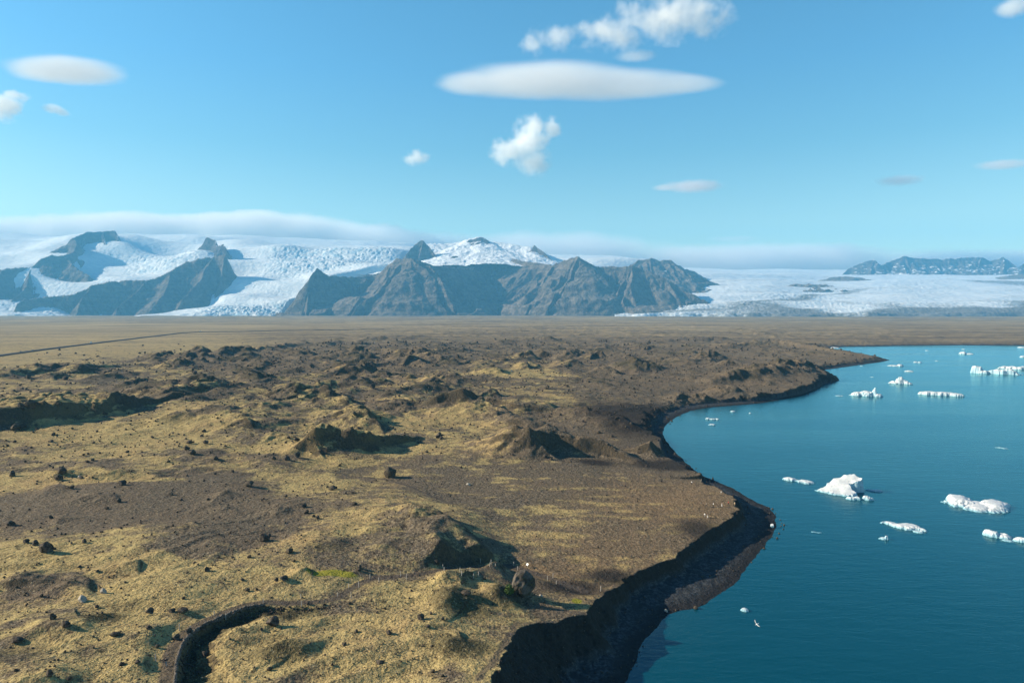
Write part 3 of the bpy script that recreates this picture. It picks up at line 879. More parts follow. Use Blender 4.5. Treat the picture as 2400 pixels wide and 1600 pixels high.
# bare peaks behind the wide glacier on the right
massif("mountain", [
  [(1975,645,13.4),(1990,630,13.5),(2012,620,13.5),(2046,608,13.5),(2056,619,13.3)],
  [(2062,622,13.3),(2090,612,13.5),(2112,601,13.5),(2118,600,13.5),(2135,605,13.5),(2165,606,13.5),(2200,608,13.5),(2262,604,13.5),(2302,603,13.5),(2320,613,13.5),(2342,606,13.4),(2352,604,13.4),(2368,614,13.3),(2386,632,13.2),(2402,617,13.3),(2440,603,13.4),(2520,606,13.5),(2620,612,13.5)],
  [(2118,600,13.5),(2135,628,13.2),(2150,645,13.0)], [(2302,603,13.5),(2290,630,13.2)], [(2046,608,13.5),(2040,640,13.1)], [(2352,604,13.4),(2350,635,13.0)]],
  13.0, 1.15, 150, 0.6, far_rock, 55, 700, 50, 700)
massif("mountain", [[(1945,658,11.6),(1968,650,11.7),(1990,650,11.7),(2012,658,11.6)]], 14.0, 0.3, 60, 0.28, basalt, 12, 350, 30, 720)
massif("mountain", [[(1855,676,10.2),(1885,668,10.3),(1905,668,10.3),(1930,680,10.1),(1985,688,10.0)]], 14.0, 0.25, 60, 0.22, basalt, 12, 400, 30, 740)
massif("mountain", [[(2365,648,12.2),(2390,644,12.3),(2430,648,12.3)]], 14.0, 0.3, 60, 0.3, basalt, 12, 350, 30, 760)

# ---- ice: a sheet through control points (pixel, pixel, distance in km)
def icefield(name, pts, px0, px1, y0, y1, nx, ny, mat, crev, seed, rough=10):
    Pw = np.array([[a / 2400.0 * 3.0, math.log(c), atY(a, b, c * 1000)[2]] for a, b, c in pts])
    ys = np.geomspace(y0, y1, ny)
    xs = np.linspace((px0 - CX) / F_PX, (px1 - CX) / F_PX, nx)
    A, Y = np.meshgrid(xs, ys * 1000)
    X = A * Y / (CP)
    u = (A.ravel() * F_PX + CX) / 2400.0 * 3.0
    v = np.log(Y.ravel() / 1000)
    num = np.zeros(len(u)); den = np.zeros(len(u))
    for a, b, c in Pw:
        w = 1 / ((u - a) ** 2 + (3.2 * (v - b)) ** 2 + 0.004) ** 1.8
        num += w * c; den += w
    z = num / den
    if seed < 900:                                         # the ice ends behind the dark mountain
        p_ = A.ravel() * F_PX + CX
        yl = np.interp(p_, [600, 640, 700, 760, 880, 1000, 1500], [7.5, 8.2, 8.95, 9.25, 9.6, 9.75, 10.0])
        k_ = sstep(yl - 0.3, yl + 0.1, Y.ravel() / 1000)
        z = -200 + (z + 200) * k_
    x, y = X.ravel(), Y.ravel()
    amp = crev(x, y, A.ravel() * F_PX + CX, Y.ravel() / 1000)
    z = z + rough * fbm(x, y, 900, 5, seed, 0.5)
    z = z + amp * (fbm(x + 40 * fbm(x, y, 200, 2, seed + 3), y * 0.7, 46, 4, seed + 4, 0.6, True) * 5.0 + fbm(x, y * 0.35, 40, 3, seed + 5, 0.6, True) * 6)
    z = -40 + (z + 40) * sstep(y0, y0 + 0.16, Y.ravel() / 1000 - 0.05 * fbm(x, y, 400, 3, seed + 8))
    P = np.stack([X, Y, z.reshape(X.shape)], -1)
    me = grid_mesh(name, P)
    vattr(me, "ice", np.stack([np.clip(amp, 0, 2) / 2, *ice_dirt(x, y, A.ravel() * F_PX + CX, Y.ravel() / 1000, seed)], -1))
    return tag(link(name, me, mat), kind="structure")
def ice_dirt(x, y, p, Y, seed):
    d = np.zeros(len(x)); e = np.zeros(len(x))
    if seed >= 900:                                        # the wide glacier: ashy front and dark bands of moraine
        n = fbm(x, y, 1500, 5, 3, 0.55)
        d = 0.62 * sstep(9.0, 7.5, Y + 0.9 * n) * sstep(1500, 1950, p) + 0.38 * sstep(8.6, 7.6, Y + 0.6 * n)
        d = np.maximum(d, 0.42 * sstep(0.05, 0.55, fbm(x * 0.28 + 900 * n, y, 420, 5, 77)))
        line = np.interp(p, [1500, 1700, 1860, 1985, 2100], [7.7, 8.0, 8.7, 9.5, 10.1])
        d = np.maximum(d, 0.85 * np.exp(-((Y - line - 0.12 * n) / 0.22) ** 2) * sstep(2150, 1950, p))
        line2 = np.interp(p, [2150, 2300, 2500], [11.6, 11.0, 10.7])
        d = np.maximum(d, 0.8 * np.exp(-((Y - line2) / 0.18) ** 2) * sstep(2180, 2300, p))
        line3 = np.interp(p, [1700, 1900], [10.7, 10.9])
        d = np.maximum(d, 0.5 * np.exp(-((Y - line3) / 0.2) ** 2) * sstep(1950, 1800, p))
    return d, e, np.ones(len(x))
t = NT("glacier_ice")
pos = t.pos()
cr, dirt, _, _ = t.attr("ice")
n1 = t.noise(pos, 0.010, 7, 0.65, 0.4)
n2 = t.noise(t.mapping(pos, (0.012, 0.045, 0.02)), 1.0, 5, 0.6, 0.8)
c = t.mix(t.rng(n2, 0.35, 0.65), (0.72, 0.78, 0.82), (0.88, 0.89, 0.88))
c = t.mix(t.math('MULTIPLY', t.rng(n1, 0.46, 0.62), t.math('MULTIPLY', cr, 1.1, clamp=True)), c, (0.33, 0.52, 0.64))
dd = t.rng(t.math('ADD', dirt, t.math('MULTIPLY', t.math('SUBTRACT', n2, 0.5), 1.6)), 0.25, 0.95)
c = t.mix(t.math('MULTIPLY', dd, t.rng(dirt, 0.02, 0.3)), c, t.mix(n1, (0.12, 0.115, 0.108), (0.27, 0.26, 0.24)))
glacier_mat = t.bsdf(c, 0.75, t.bump(t.math('ADD', n1, n2), 0.9, 14), 0.2)

LEFT = [(-300,735,8.7),(-300,700,9.4),(-300,632,10.2),(-300,585,11.2),(-300,550,12.3),(-300,525,14),
 (0,742,8.6),(60,735,8.8),(100,715,9.2),(20,705,9.4),(0,625,10.25),(40,622,10.3),(80,619,10.35),(120,592,10.6),(155,590,10.75),(0,600,10.8),(60,588,11.0),(120,572,11.1),(150,562,11.2),(180,548,11.5),(230,541,11.7),(20,575,11.6),(0,560,12.3),(0,548,14),
 (150,748,8.55),(200,748,9.0),(300,750,9.0),(350,744,9.0),(450,724,9.0),(190,668,9.9),(235,645,10.1),(250,746,8.5),(300,650,10.0),(300,628,10.5),(400,607,10.5),(470,582,10.6),(290,560,11.2),(370,606,11.3),(430,622,11.3),(300,548,12.2),(400,566,12.3),(480,580,12.3),(250,545,13.0),(300,548,14),
 (400,738,8.5),(450,552,13.2),(450,550,14),
 (550,742,8.35),(560,720,8.7),(560,688,9.2),(570,650,9.8),(560,610,10.4),(570,582,11.0),(560,560,12.0),(560,552,13.8),
 (650,742,8.35),(660,700,9.0),(680,660,9.6),(690,610,10.3),(660,572,10.9),(690,575,11.4),(700,576,12.5),(700,560,14),
 (760,640,9.7),(780,610,10.2),(800,583,10.8),(830,580,11.5),(850,578,12.5),(850,565,14),
 (880,620,10.0),(900,580,10.8),(930,576,11.4),(940,578,13),(940,568,14.4),
 (1050,640,10.4),(1050,620,11.6),(1050,600,14),(1200,640,10.4),(1200,615,12),(1200,600,14),
 (1330,618,10.6),(1330,606,11.4),(1330,600,14),(1420,604,11.4),(1470,606,11.6),(1440,640,10.2),(1440,600,14),(1520,640,10.6),(1540,630,12),(1540,622,14)]
def crev_left(x, y, p, Y):
    c = 0.35 + 1.1 * sstep(600, 680, p) * sstep(960, 880, p) * sstep(9.6, 10.0, Y) * sstep(11.0, 10.7, Y)
    c += 1.6 * sstep(420, 520, p) * sstep(8.9, 8.5, Y)
    c += 0.8 * sstep(280, 330, p) * sstep(520, 470, p) * sstep(9.9, 10.2, Y) * sstep(11.0, 10.7, Y)
    c += 0.6 * sstep(220, 160, p) * sstep(9.8, 9.2, Y)
    return c
icefield("glacier", LEFT, -420, 1560, 8.2, 14.6, 820, 520, glacier_mat, crev_left, 800)
RIGHT = [(1450,742,7.75),(1500,738,7.8),(1560,728,8.0),(1620,712,8.3),(1690,692,8.8),(1560,690,9.4),(1600,668,10.0),(1650,640,12),(1650,634,14),
 (1700,738,7.6),(1700,726,7.9),(1740,706,8.4),(1740,686,9.0),(1750,668,10.0),(1780,655,11),(1800,640,12.6),(1800,632,14.5),(1620,629,15.0),
 (1900,739,7.5),(1900,724,7.9),(1900,706,8.5),(1900,690,9.2),(1920,674,10.2),(1940,660,11.5),(1960,646,13),(1960,634,14.8),
 (2150,738,7.4),(2150,722,7.8),(2150,708,8.3),(2150,690,9.1),(2150,672,10.2),(2150,656,11.6),(2150,645,13),(2150,638,14.8),
 (2400,737,7.3),(2400,722,7.7),(2400,706,8.3),(2400,690,9.0),(2400,672,10.2),(2400,656,11.6),(2400,645,13),(2400,638,14.8),(2800,737,7.3),(2800,700,8.5),(2800,670,10.3),(2800,640,14)]
def crev_right(x, y, p, Y):
    c = 0.22 + 0.5 * sstep(8.8, 7.9, Y)
    c += 0.7 * np.exp(-((p - 2130) / 130) ** 2 - ((Y - 10.3) / 0.7) ** 2) + 0.7 * np.exp(-((p - 1850) / 90) ** 2 - ((Y - 8.9) / 0.4) ** 2)
    return c
icefield("glacier", RIGHT, 1440, 2900, 7.25, 15.1, 640, 460, glacier_mat, crev_right, 900, 8)

# ================================================================== CLOUDS (volumes, each a thing of its own)
def cloud(name, label, blobs, density, noise_scale, noise_amt, soft=0.5, color=(1, 1, 1), cat="cloud", aniso=0.0, stretch=(1, 1, 1), group=None, rot=0.0, pad=1.0, detail=4):
    """blobs: (pixel, pixel, distance km, half width px, half height px, half depth km); the largest is the origin"""
    B = []
    for px, py, Y, rx, rz, ry in blobs:
        B.append((atY(px, py, Y * 1000), rx * Y * 1000 / F_PX, ry * 1000, rz * Y * 1000 / F_PX))
    o0 = B[0][0]
    bm = bmesh.new()
    for c, rx, ry, rz in B:
        g = bmesh.ops.create_icosphere(bm, subdivisions=4, radius=1.0)
        for v in g["verts"]:
            v.co = Vector((v.co.x * rx * pad + c[0] - o0[0], v.co.y * ry * pad + c[1] - o0[1], v.co.z * rz * pad + c[2] - o0[2]))
    me = bpy.data.meshes.new(name)
    bm.to_mesh(me)
    bm.free()
    if len(B) > 1:
        tmp = bpy.data.objects.new("tmp", me)
        COL.objects.link(tmp)
        md = tmp.modifiers.new("r", 'REMESH')
        md.mode = 'VOXEL'
        md.voxel_size = min(min(b[1], b[2], b[3]) for b in B) * 0.22
        dg = bpy.context.evaluated_depsgraph_get()
        me2 = bpy.data.meshes.new_from_object(tmp.evaluated_get(dg))
        bpy.data.objects.remove(tmp)
        me = me2
        me.name = name
    t = NT(name + "_vapour")
    co = t.objco()
    wob = t.n("ShaderNodeTexNoise")
    t.set(wob.inputs["Vector"], t.mapping(co, tuple(noise_scale * s for s in stretch)))
    wob.inputs["Scale"].default_value = 1.0
    wob.inputs["Detail"].default_value = detail
    wob.inputs["Roughness"].default_value = 0.6
    best = None
    for c, rx, ry, rz in B:
        m = t.n("ShaderNodeVectorMath", operation='SUBTRACT')
        t.set(m.inputs[0], co)
        m.inputs[1].default_value = tuple(c - o0)
        dv = t.n("ShaderNodeVectorMath", operation='DIVIDE')
        t.set(dv.inputs[0], m.outputs[0])
        dv.inputs[1].default_value = (rx, ry, rz)
        ln = t.n("ShaderNodeVectorMath", operation='LENGTH')
        t.set(ln.inputs[0], dv.outputs[0])
        f = t.math('SUBTRACT', 1.0, ln.outputs["Value"])
        best = f if best is None else t.math('SMOOTH_MAX', best, f, 0.15)
    best = t.math('ADD', best, t.math('MULTIPLY', t.math('SUBTRACT', wob.outputs[0], 0.5), noise_amt))
    dens = t.math('MULTIPLY', t.rng(best, 0.0, soft), density)
    pv = t.n("ShaderNodeVolumePrincipled")
    pv.inputs["Color"].default_value = (*color, 1)
    pv.inputs["Anisotropy"].default_value = aniso
    t.set(pv.inputs["Density"], dens)
    t.t.links.new(pv.outputs[0], t.out.inputs["Volume"])
    o = link(name, me, t.m)
    o.location = o0
    tag(o, label, cat, group)
    return o
GC = "small clouds drifting in the blue sky"
cloud("lens_cloud", "long smooth lens-shaped white cloud high above the snow mountain", [(1272,191,19,240,37,1.4),(1412,200,19,245,29,1.3),(1110,195,19,100,20,1.0),(1580,199,19,125,15,.9)], 0.0013, 0.0010, 0.65, 0.55, stretch=(.35, 1, 1.3), detail=6)
cloud("lens_cloud", "short bright lens-shaped cloud alone at the upper left of the sky", [(155,167,19,150,23,1.2)], 0.0019, 0.0012, 0.60, 0.55, stretch=(.35, 1, 1.3), detail=6)
cloud("cloud", "ragged torn cloud touching the top edge of the sky above the long lens cloud", [(1570,40,17,130,52,.8),(1430,78,17,95,36,.6),(1300,88,17,60,28,.5),(1250,108,17,34,26,.4),(1650,50,17,70,34,.5)], 0.0018, 0.0022, 3.2, 1.0, detail=8, pad=1.2)
cloud("cloud", "thin wisp under the ragged torn cloud", [(1490,132,17,56,12,.4)], 0.0014, 0.004, 0.8, 0.6, group=GC)
cloud("cloud", "puffy white cloud with a hooked top above the snow mountain", [(1235,335,17,52,44,.5),(1255,380,17,40,36,.4),(1250,295,17,42,28,.4),(1290,298,17,34,24,.3),(1190,355,17,44,32,.4)], 0.0042, 0.0030, 2.2, 0.8, detail=7, pad=1.2)
cloud("cloud", "tiny peaked white cloud left of the puffy hooked cloud", [(974,372,17,36,16,.3),(975,360,17,14,14,.2)], 0.0034, 0.005, 2.2, 0.8, detail=6, pad=1.2)
cloud("cloud", "puffy white cloud cut by the left edge of the sky", [(0,250,17,50,32,.5),(36,224,17,26,14,.3)], 0.0045, 0.0032, 2.2, 0.8, detail=7, pad=1.2)
cloud("cloud", "small slanting wisp right of the puffy cloud at the left edge", [(124,255,17,26,12,.3),(146,264,17,18,10,.25)], 0.0026, 0.005, 0.7, 0.6)
cloud("cloud", "long flat pinkish grey cloud low over the wide glacier, biggest of three", [(1625,437,18,84,17,.6),(1560,440,18,40,8,.4)], 0.0018, 0.003, 0.6, 0.7, color=(.93, .84, .84))
cloud("cloud", "long flat pinkish grey cloud low over the far bare peaks, middle of three", [(2108,423,18,64,14,.5)], 0.0016, 0.003, 0.6, 0.7, color=(.90, .84, .86))
cloud("cloud", "long flat pinkish grey cloud cut by the right edge of the sky", [(2350,386,18,72,13,.5)], 0.0016, 0.003, 0.6, 0.7, color=(.90, .84, .86))
cloud("cloud", "small pale cloud at the top right corner of the sky", [(2375,18,17,44,24,.4)], 0.0020, 0.004, 0.7, 0.6)
cloud("cloud_bank", "thick white cloud bank capping the ice field on the left",
   [(250,572,18,430,80,1.5),(-150,588,18,330,78,1.5),(620,568,18,350,76,1.5),(830,585,18,260,68,1.4)], 0.0024, 0.0008, 0.8, 0.35, cat="cloud bank")
cloud("cloud_bank", "thin grey cloud bank lying over the wide glacier on the right",
   [(1750,618,19.0,560,56,1.0),(1250,606,19.0,420,70,1.0),(2350,624,19.0,600,46,1.0),(1020,600,19.0,220,66,1.0)], 0.0022, 0.0006, 0.5, 0.6, color=(.93, .93, .96), cat="cloud bank")
cloud("cloud", "thin dark veil just above the grey cloud bank", [(1720,560,19.5,80,10,.4)], 0.0007, 0.004, 0.6, 0.8, color=(.8, .82, .9))

# ================================================================== OBJECTS
RIGHT_M = lambda p: p[1] / F_PX                            # metres per photograph pixel at that distance

# ------------------------------------------------------------------ rocks
def rock_mesh(seed, sub=3, flat=0.75, cuts=7):
    rnd = random.Random(seed)
    bm = bmesh.new()
    bmesh.ops.create_icosphere(bm, subdivisions=sub, radius=1.0)
    planes = []
    for _ in range(cuts):
        n = Vector((rnd.uniform(-1, 1), rnd.uniform(-1, 1), rnd.uniform(-0.5, 1))).normalized()
        planes.append((n, rnd.uniform(0.48, 0.82)))
    off = Vector((rnd.uniform(0, 50), rnd.uniform(0, 50), rnd.uniform(0, 50)))
    for v in bm.verts:
        p = v.co.copy()
        p *= 1 + 0.28 * mnoise.noise(p * 1.3 + off) + 0.10 * mnoise.noise(p * 3.5 + off)
        for n, d in planes:
            k = p.dot(n) - d
            if k > 0:
                p -= n * k * 0.92
        p += Vector((1, 1, 1)) * 0.03 * mnoise.noise(p * 8 + off)
        v.co = Vector((p.x, p.y * 0.9, p.z * flat))
    me = bpy.data.meshes.new("boulder")
    bm.to_mesh(me)
    bm.free()
    zs = [v.co.z for v in me.vertices]
    lo, hi = min(zs), max(zs)
    xs = [v.co.x for v in me.vertices]
    for v in me.vertices:                                  # unit width, unit height above a buried foot
        v.co.z = (v.co.z - lo) / (hi - lo) * 1.25 - 0.25
        v.co.x /= (max(xs) - min(xs))
        v.co.y /= (max(xs) - min(xs))
    return me
def rock_mat(name, a, b, lichen=None):
    t = NT(name)
    co = t.objco()
    n = t.noise(co, 3.0, 6, 0.65)
    n2 = t.noise(co, 9.0, 4, 0.6)
    c = t.mix(t.rng(n, 0.35, 0.65), a, b)
    if lichen:
        c = t.mix(t.rng(n2, 0.56, 0.64), c, lichen)
    return t.bsdf(c, 0.92, t.bump(t.math('ADD', n, n2), 0.8, 0.12), 0.15)
dark_rock = rock_mat("dark_basalt", (0.026, 0.021, 0.017), (0.120, 0.098, 0.078))
brown_rock = rock_mat("brown_basalt", (0.035, 0.028, 0.022), (0.115, 0.092, 0.070), (0.16, 0.14, 0.07))
pale_rock = rock_mat("pale_rock", (0.28, 0.25, 0.21), (0.45, 0.41, 0.35))
big_rock_mat = rock_mat("mossy_cliff_rock", (0.030, 0.027, 0.022), (0.13, 0.11, 0.095), (0.095, 0.085, 0.035))
ROCKS = [rock_mesh(100 + i, 3, 0.75, 13) for i in range(9)]
for i, m_ in enumerate(ROCKS):
    m_.materials.append(dark_rock if i % 3 else brown_rock)
ROCK_PALE = rock_mesh(131, 3, 0.8)
ROCK_PALE.materials.append(pale_rock)
N_BOULDERS = 0
def boulder(px, py, w, hgt, label, mesh=None, group=None, depth=1.0, rz=None, name="boulder"):
    """foot of the rock at that pixel; width and height in photograph pixels"""
    global N_BOULDERS
    p = hit(px, py)
    if p.z < WL - 0.3 or p.y > 6000:
        return None
    me_ = mesh or ROCKS[int(abs(px * 7 + py * 3)) % len(ROCKS)]
    o = bpy.data.objects.new(name, me_)
    COL.objects.link(o)
    s_ = math.hypot(p.x, p.y) / F_PX
    dy = w * s_ * 0.35
    o.location = (p.x, p.y + dy, ground_z(p.x, p.y + dy))
    o.scale = (w * s_, w * s_ * depth, hgt * s_)
    o.rotation_euler = (0, 0, (px * 0.7 + py * 1.3) % 0.9 - 0.45 if rz is None else rz)
    tag(o, label, "boulder", group)
    N_BOULDERS += 1
    return o
big = rock_mesh(77, 5, 1.0, 5)
for v in big.vertices:                                     # the landmark: upright, one flat face on its left, rounded right shoulder
    x, z = v.co.x, v.co.z
    v.co.x = x + (0.10 if z > 0.2 else 0.0) * (z - 0.2) if x > 0 else max(x, -0.42 + 0.10 * z)
    v.co += Vector((1, 0.6, 0.5)) * 0.045 * mnoise.noise(Vector((x * 4, v.co.y * 4, z * 2.2)))
big.materials.append(big_rock_mat)
boulder(1222, 1402, 61, 57, "huge upright rock standing beside the path, a green bush at its left foot", big, depth=0.85, rz=0.0)
NAMED = [
 (100,1296,26,22,"large dark boulder on yellow moss near the left edge, tallest of a cluster"),
 (79,1278,14,10,"low dark boulder behind the large one on the yellow moss near the left edge"),
 (58,1272,10,7,"small flat boulder left of the dark cluster near the left edge"),
 (240,1391,12,11,"pale grey pointed boulder on the yellow moss, brightest rock at lower left"),
 (189,1412,17,13,"dark boulder below the pale grey one, with stones before it"),
 (119,1452,13,13,"round dark boulder with a long shadow on the moss left of the heath patch"),
 (149,1472,18,12,"dark boulder at the left end of the black heath patch at lower left"),
 (347,1437,18,13,"slanting slab of rock leaning to the right on the moss above the path"),
 (400,1434,13,7,"flat dark boulder right of the slanting slab"),
 (425,1436,22,9,"wide low dark boulder farther right of the slanting slab"),
 (346,1475,13,9,"dark boulder below the slanting slab of rock"),
 (264,1493,22,9,"long low boulder alone on the grassy slope left of the path"),
 (366,1518,10,7,"dark boulder just left of the path where it bends downhill"),
 (32,1508,24,9,"long dark boulder near the left edge at the bottom"),
 (112,1585,15,13,"dark boulder in the black heath at the very bottom left"),
 (635,1467,30,20,"big rounded boulder in the hollow below the path"),
 (614,1269,24,17,"large dark boulder with its shadow on the brown gravel, right of a row of stones"),
 (675,1297,16,12,"two-toned boulder with a pale left side below the brown gravel rise"),
 (662,1362,22,10,"flat wedge of rock casting a long shadow left of the green moss"),
 (842,1332,10,8,"dark boulder just above the bright green moss"),
 (985,1452,16,13,"boulder with a long shadow at the edge of the dark heath mound"),
 (835,1482,9,7,"small peaked boulder alone on the pale grass below the path"),
 (910,1487,14,10,"dark boulder in a small group of stones on the pale grass"),
 (888,1556,20,8,"long pale-edged boulder lying on the grass at the bottom"),
 (630,1572,14,9,"dark boulder at the bottom edge below the curved hollow"),
 (1092,1396,28,11,"long black boulder lying on the yellow grass left of the huge rock"),
 (1022,1322,13,8,"dark boulder on the grass left of the posts"),
 (912,1121,30,26,"tall dark boulder alone beside the faint track on the flat fan"),
 (777,1149,16,12,"dark boulder with a short shadow on the flat fan, left of the faint track"),
 (1098,1138,11,6,"small pale boulder alone on the flat fan right of the tall dark one"),
 (710,1190,16,9,"dark boulder on the mossy ground at the near rim of the flat fan"),
 (828,1184,16,7,"low boulder on the mossy ground near the shadowed bank"),
 (579,1140,22,12,"dark boulder where the moss meets the brown gravel rise"),
 (1028,1027,17,14,"dark block with a shadow to its right between two lit mounds"),
 (695,1072,16,13,"round dark boulder at the foot of a black-shaded mound, biggest of a row"),
 (670,1079,15,11,"dark boulder second in the row at the foot of the black-shaded mound"),
 (640,1077,10,8,"smallest boulder in the row at the foot of the black-shaded mound"),
 (66,962,22,17,"big square boulder on the rim of the long black-shaded scarp"),
 (44,955,12,10,"smaller boulder beside the square one on the rim of the long scarp"),
 (30,1008,20,12,"dark boulder at the foot of the long black-shaded scarp"),
 (25,1116,13,11,"dark boulder at the left edge above the brown gravel"),
 (140,1112,18,14,"pair-topped dark boulder beside a pale yellow knoll"),
 (133,1126,16,11,"dark boulder in front of the pair-topped one by the yellow knoll"),
 (19,1233,16,10,"dark boulder at the left edge on the brown gravel"),
 (872,911,15,12,"brown round boulder on a stony ridge in the middle of the moraine"),
 (1072,838,9,7,"dark boulder on the far side of the moraine below the distant plain"),
 (730,862,10,8,"dark boulder in a stony patch of the far moraine"),
 (1281,912,14,9,"dark shrubby boulder at the head of a little gully on the tan flat"),
 (1404,1016,10,7,"dark boulder on the brown ground near the inlet"),
 (1330,907,7,6,"dark boulder right of the little gully on the tan flat"),
 (1480,995,8,6,"dark boulder on the grey gravel behind the inlet beach"),
 (1569,997,8,7,"boulder at the waterline of the inlet beach"),
 (1632,1429,11,8,"boulder at the water's edge of the sunlit black beach"),
 (1562,1434,9,6,"pale boulder at the near tip of the sunlit black beach"),
 (1268,1398,9,6,"small pale stone at the right foot of the huge rock"),
 (185,1120,8,5,"pale stone on the moss near the stony knoll"),
 (435,1055,14,9,"dark boulder on the green-yellow moss above the small gully"),
 (447,1065,16,9,"dark boulder in the row of stones leading to the small gully"),
 (480,1040,12,8,"round dark boulder on the bright moss below the hill slope"),
 (441,1040,13,8,"round dark boulder on the bright moss, left of its twin"),
 (283,1137,14,10,"dark boulder on the brown gravel in front of the stony knoll"),
]
for a in NAMED:
    boulder(*a, mesh=ROCK_PALE if "pale grey" in a[4] or a[4].startswith(("small pale", "pale ")) else None)
Z_LABEL = {
 0: ("small dark boulder among the moss and grass of the near slope", "boulders on the near mossy slope"),
 1: ("small dark boulder on the brown gravel rise", "boulders on the brown gravel rise"),
 2: ("dark boulder among the hummocks of the far moraine", "boulders of the far moraine"),
 3: ("small boulder on the brown hillside above the inlet", "boulders above the inlet"),
}
rb = random.Random(5)
def allowed(px, py):
    if 1150 < px and py > 1090: return False
    if 840 < px < 1700 and 1085 < py < 1330: return False
    p = hit(px, py)
    return p.z > WL + 2.2
cnt = 0
tries = 0
while cnt < 225 and tries < 6000:
    tries += 1
    px, py = rb.uniform(0, 1560), rb.uniform(800, 1595)
    if py < 870 and px < 420 or (py < 830 and px < 620): continue
    if rb.random() > (0.35 if py > 1100 else 0.9): continue
    if perlin(np.array([px / 70.0]), np.array([py / 40.0]), 3)[0] < -0.05 and rb.random() < 0.75: continue
    if not allowed(px, py): continue
    zone = 0 if py > 1260 else (1 if py > 1130 else (3 if px > 1330 else 2))
    near = (py - 726) / 600.0
    w = rb.uniform(3.5, 8.0) * (0.75 + 0.6 * near) + (rb.random() < 0.12) * rb.uniform(2, 5)
    if boulder(px, py, w, w * rb.uniform(0.55, 0.85), Z_LABEL[zone][0], None, Z_LABEL[zone][1], rz=rb.uniform(0, 6.2)):
        cnt += 1
# small stones: nobody could count them
def stones_mesh(name, spots, seed):
    temps = []
    for i in range(6):
        m_ = rock_mesh(300 + i + seed, 1, 0.8, 4)
        V = np.array([v.co[:] for v in m_.vertices])
        F = np.array([p.vertices[:] for p in m_.polygons])
        temps.append((V, F))
        bpy.data.meshes.remove(m_)
    Vs, Fs, off = [], [], 0
    r_ = random.Random(seed)
    for (x, y, z, sz) in spots:
        V, F = temps[r_.randrange(6)]
        a = r_.uniform(0, 6.28)
        ca, sa = math.cos(a), math.sin(a)
        W = np.stack([V[:, 0] * ca - V[:, 1] * sa, V[:, 0] * sa + V[:, 1] * ca, V[:, 2] * r_.uniform(.5, .9)], 1) * sz + (x, y, z)
        Vs.append(W); Fs.append(F + off); off += len(V)
    V, F = np.vstack(Vs), np.vstack(Fs).astype(np.int32)
    me_ = bpy.data.meshes.new(name)
    me_.vertices.add(len(V)); me_.vertices.foreach_set("co", V.reshape(-1).astype(np.float32))
    me_.loops.add(F.size); me_.loops.foreach_set("vertex_index", F.reshape(-1))
    me_.polygons.add(len(F)); me_.polygons.foreach_set("loop_start", np.arange(0, F.size, 3, dtype=np.int32))
    me_.update(calc_edges=True)
    return me_
spots = []
ii = RNG.integers(0, shape[0] - 1, 160000); jj = RNG.integers(90, 1170, 160000)
fx, fy, fz = GX[ii, jj], GY[ii, jj], GZ[ii, jj]
rg, gr = rough.reshape(shape)[ii, jj], grass.reshape(shape)[ii, jj]
clus = fbm(fx, fy, 30, 4, 401)
rad = np.hypot(fx, fy)
ok = (fz > WL + 1.8) & (rad < 1700) & (rad > 95) & (pathm.reshape(shape)[ii, jj] < 0.3)
prob = np.clip(0.05 + 0.35 * rg + 0.9 * np.clip(clus, 0, 1) * (rg + 0.12), 0, 1) * np.where(rad > 400, 0.55, 0.62)
ok &= RNG.random(len(fx)) < prob
for k_ in np.where(ok)[0][:15000]:
    px_m = rad[k_] / F_PX
    sz = px_m * (1.2 + 4.2 * RNG.random() ** 2.6)
    spots.append((fx[k_], fy[k_], fz[k_], max(0.18, sz)))
tag(link("stones", stones_mesh("stones", spots, 9), dark_rock), "dark stones strewn over the moraine", None, kind="stuff")
# stones along the foot of the cliff and on the beaches
spots = []
bm_ = beachm.reshape(shape)
cl_ = cliffness.reshape(shape)
cand = np.argwhere((GZ > WL - 0.4) & ((bm_ > 0.5) | (cl_ > 0.7)) & (RRg < 900))
for i, j in cand[RNG.choice(len(cand), min(len(cand), 2600), False)]:
    px_m = RRg[i, j] / F_PX
    spots.append((GX[i, j], GY[i, j], GZ[i, j], px_m * (1.0 + 5.0 * RNG.random() ** 3.5)))
# rocks lying in the water off the tip of the cape
for a, b in [(1832,1226),(1829,1218),(1836,1240),(1826,1250),(1838,1231),(1822,1262),(1830,1233),(1818,1203),(1810,1193),(1802,1190)]:
    p = at(a, b, WL)
    spots.append((p[0], p[1], WL - 0.1, 0.55 + 0.4 * RNG.random()))
tag(link("shore_stones", stones_mesh("shore_stones", spots, 19), dark_rock), "dark stones along the foot of the cliff and the beach", None, kind="stuff")

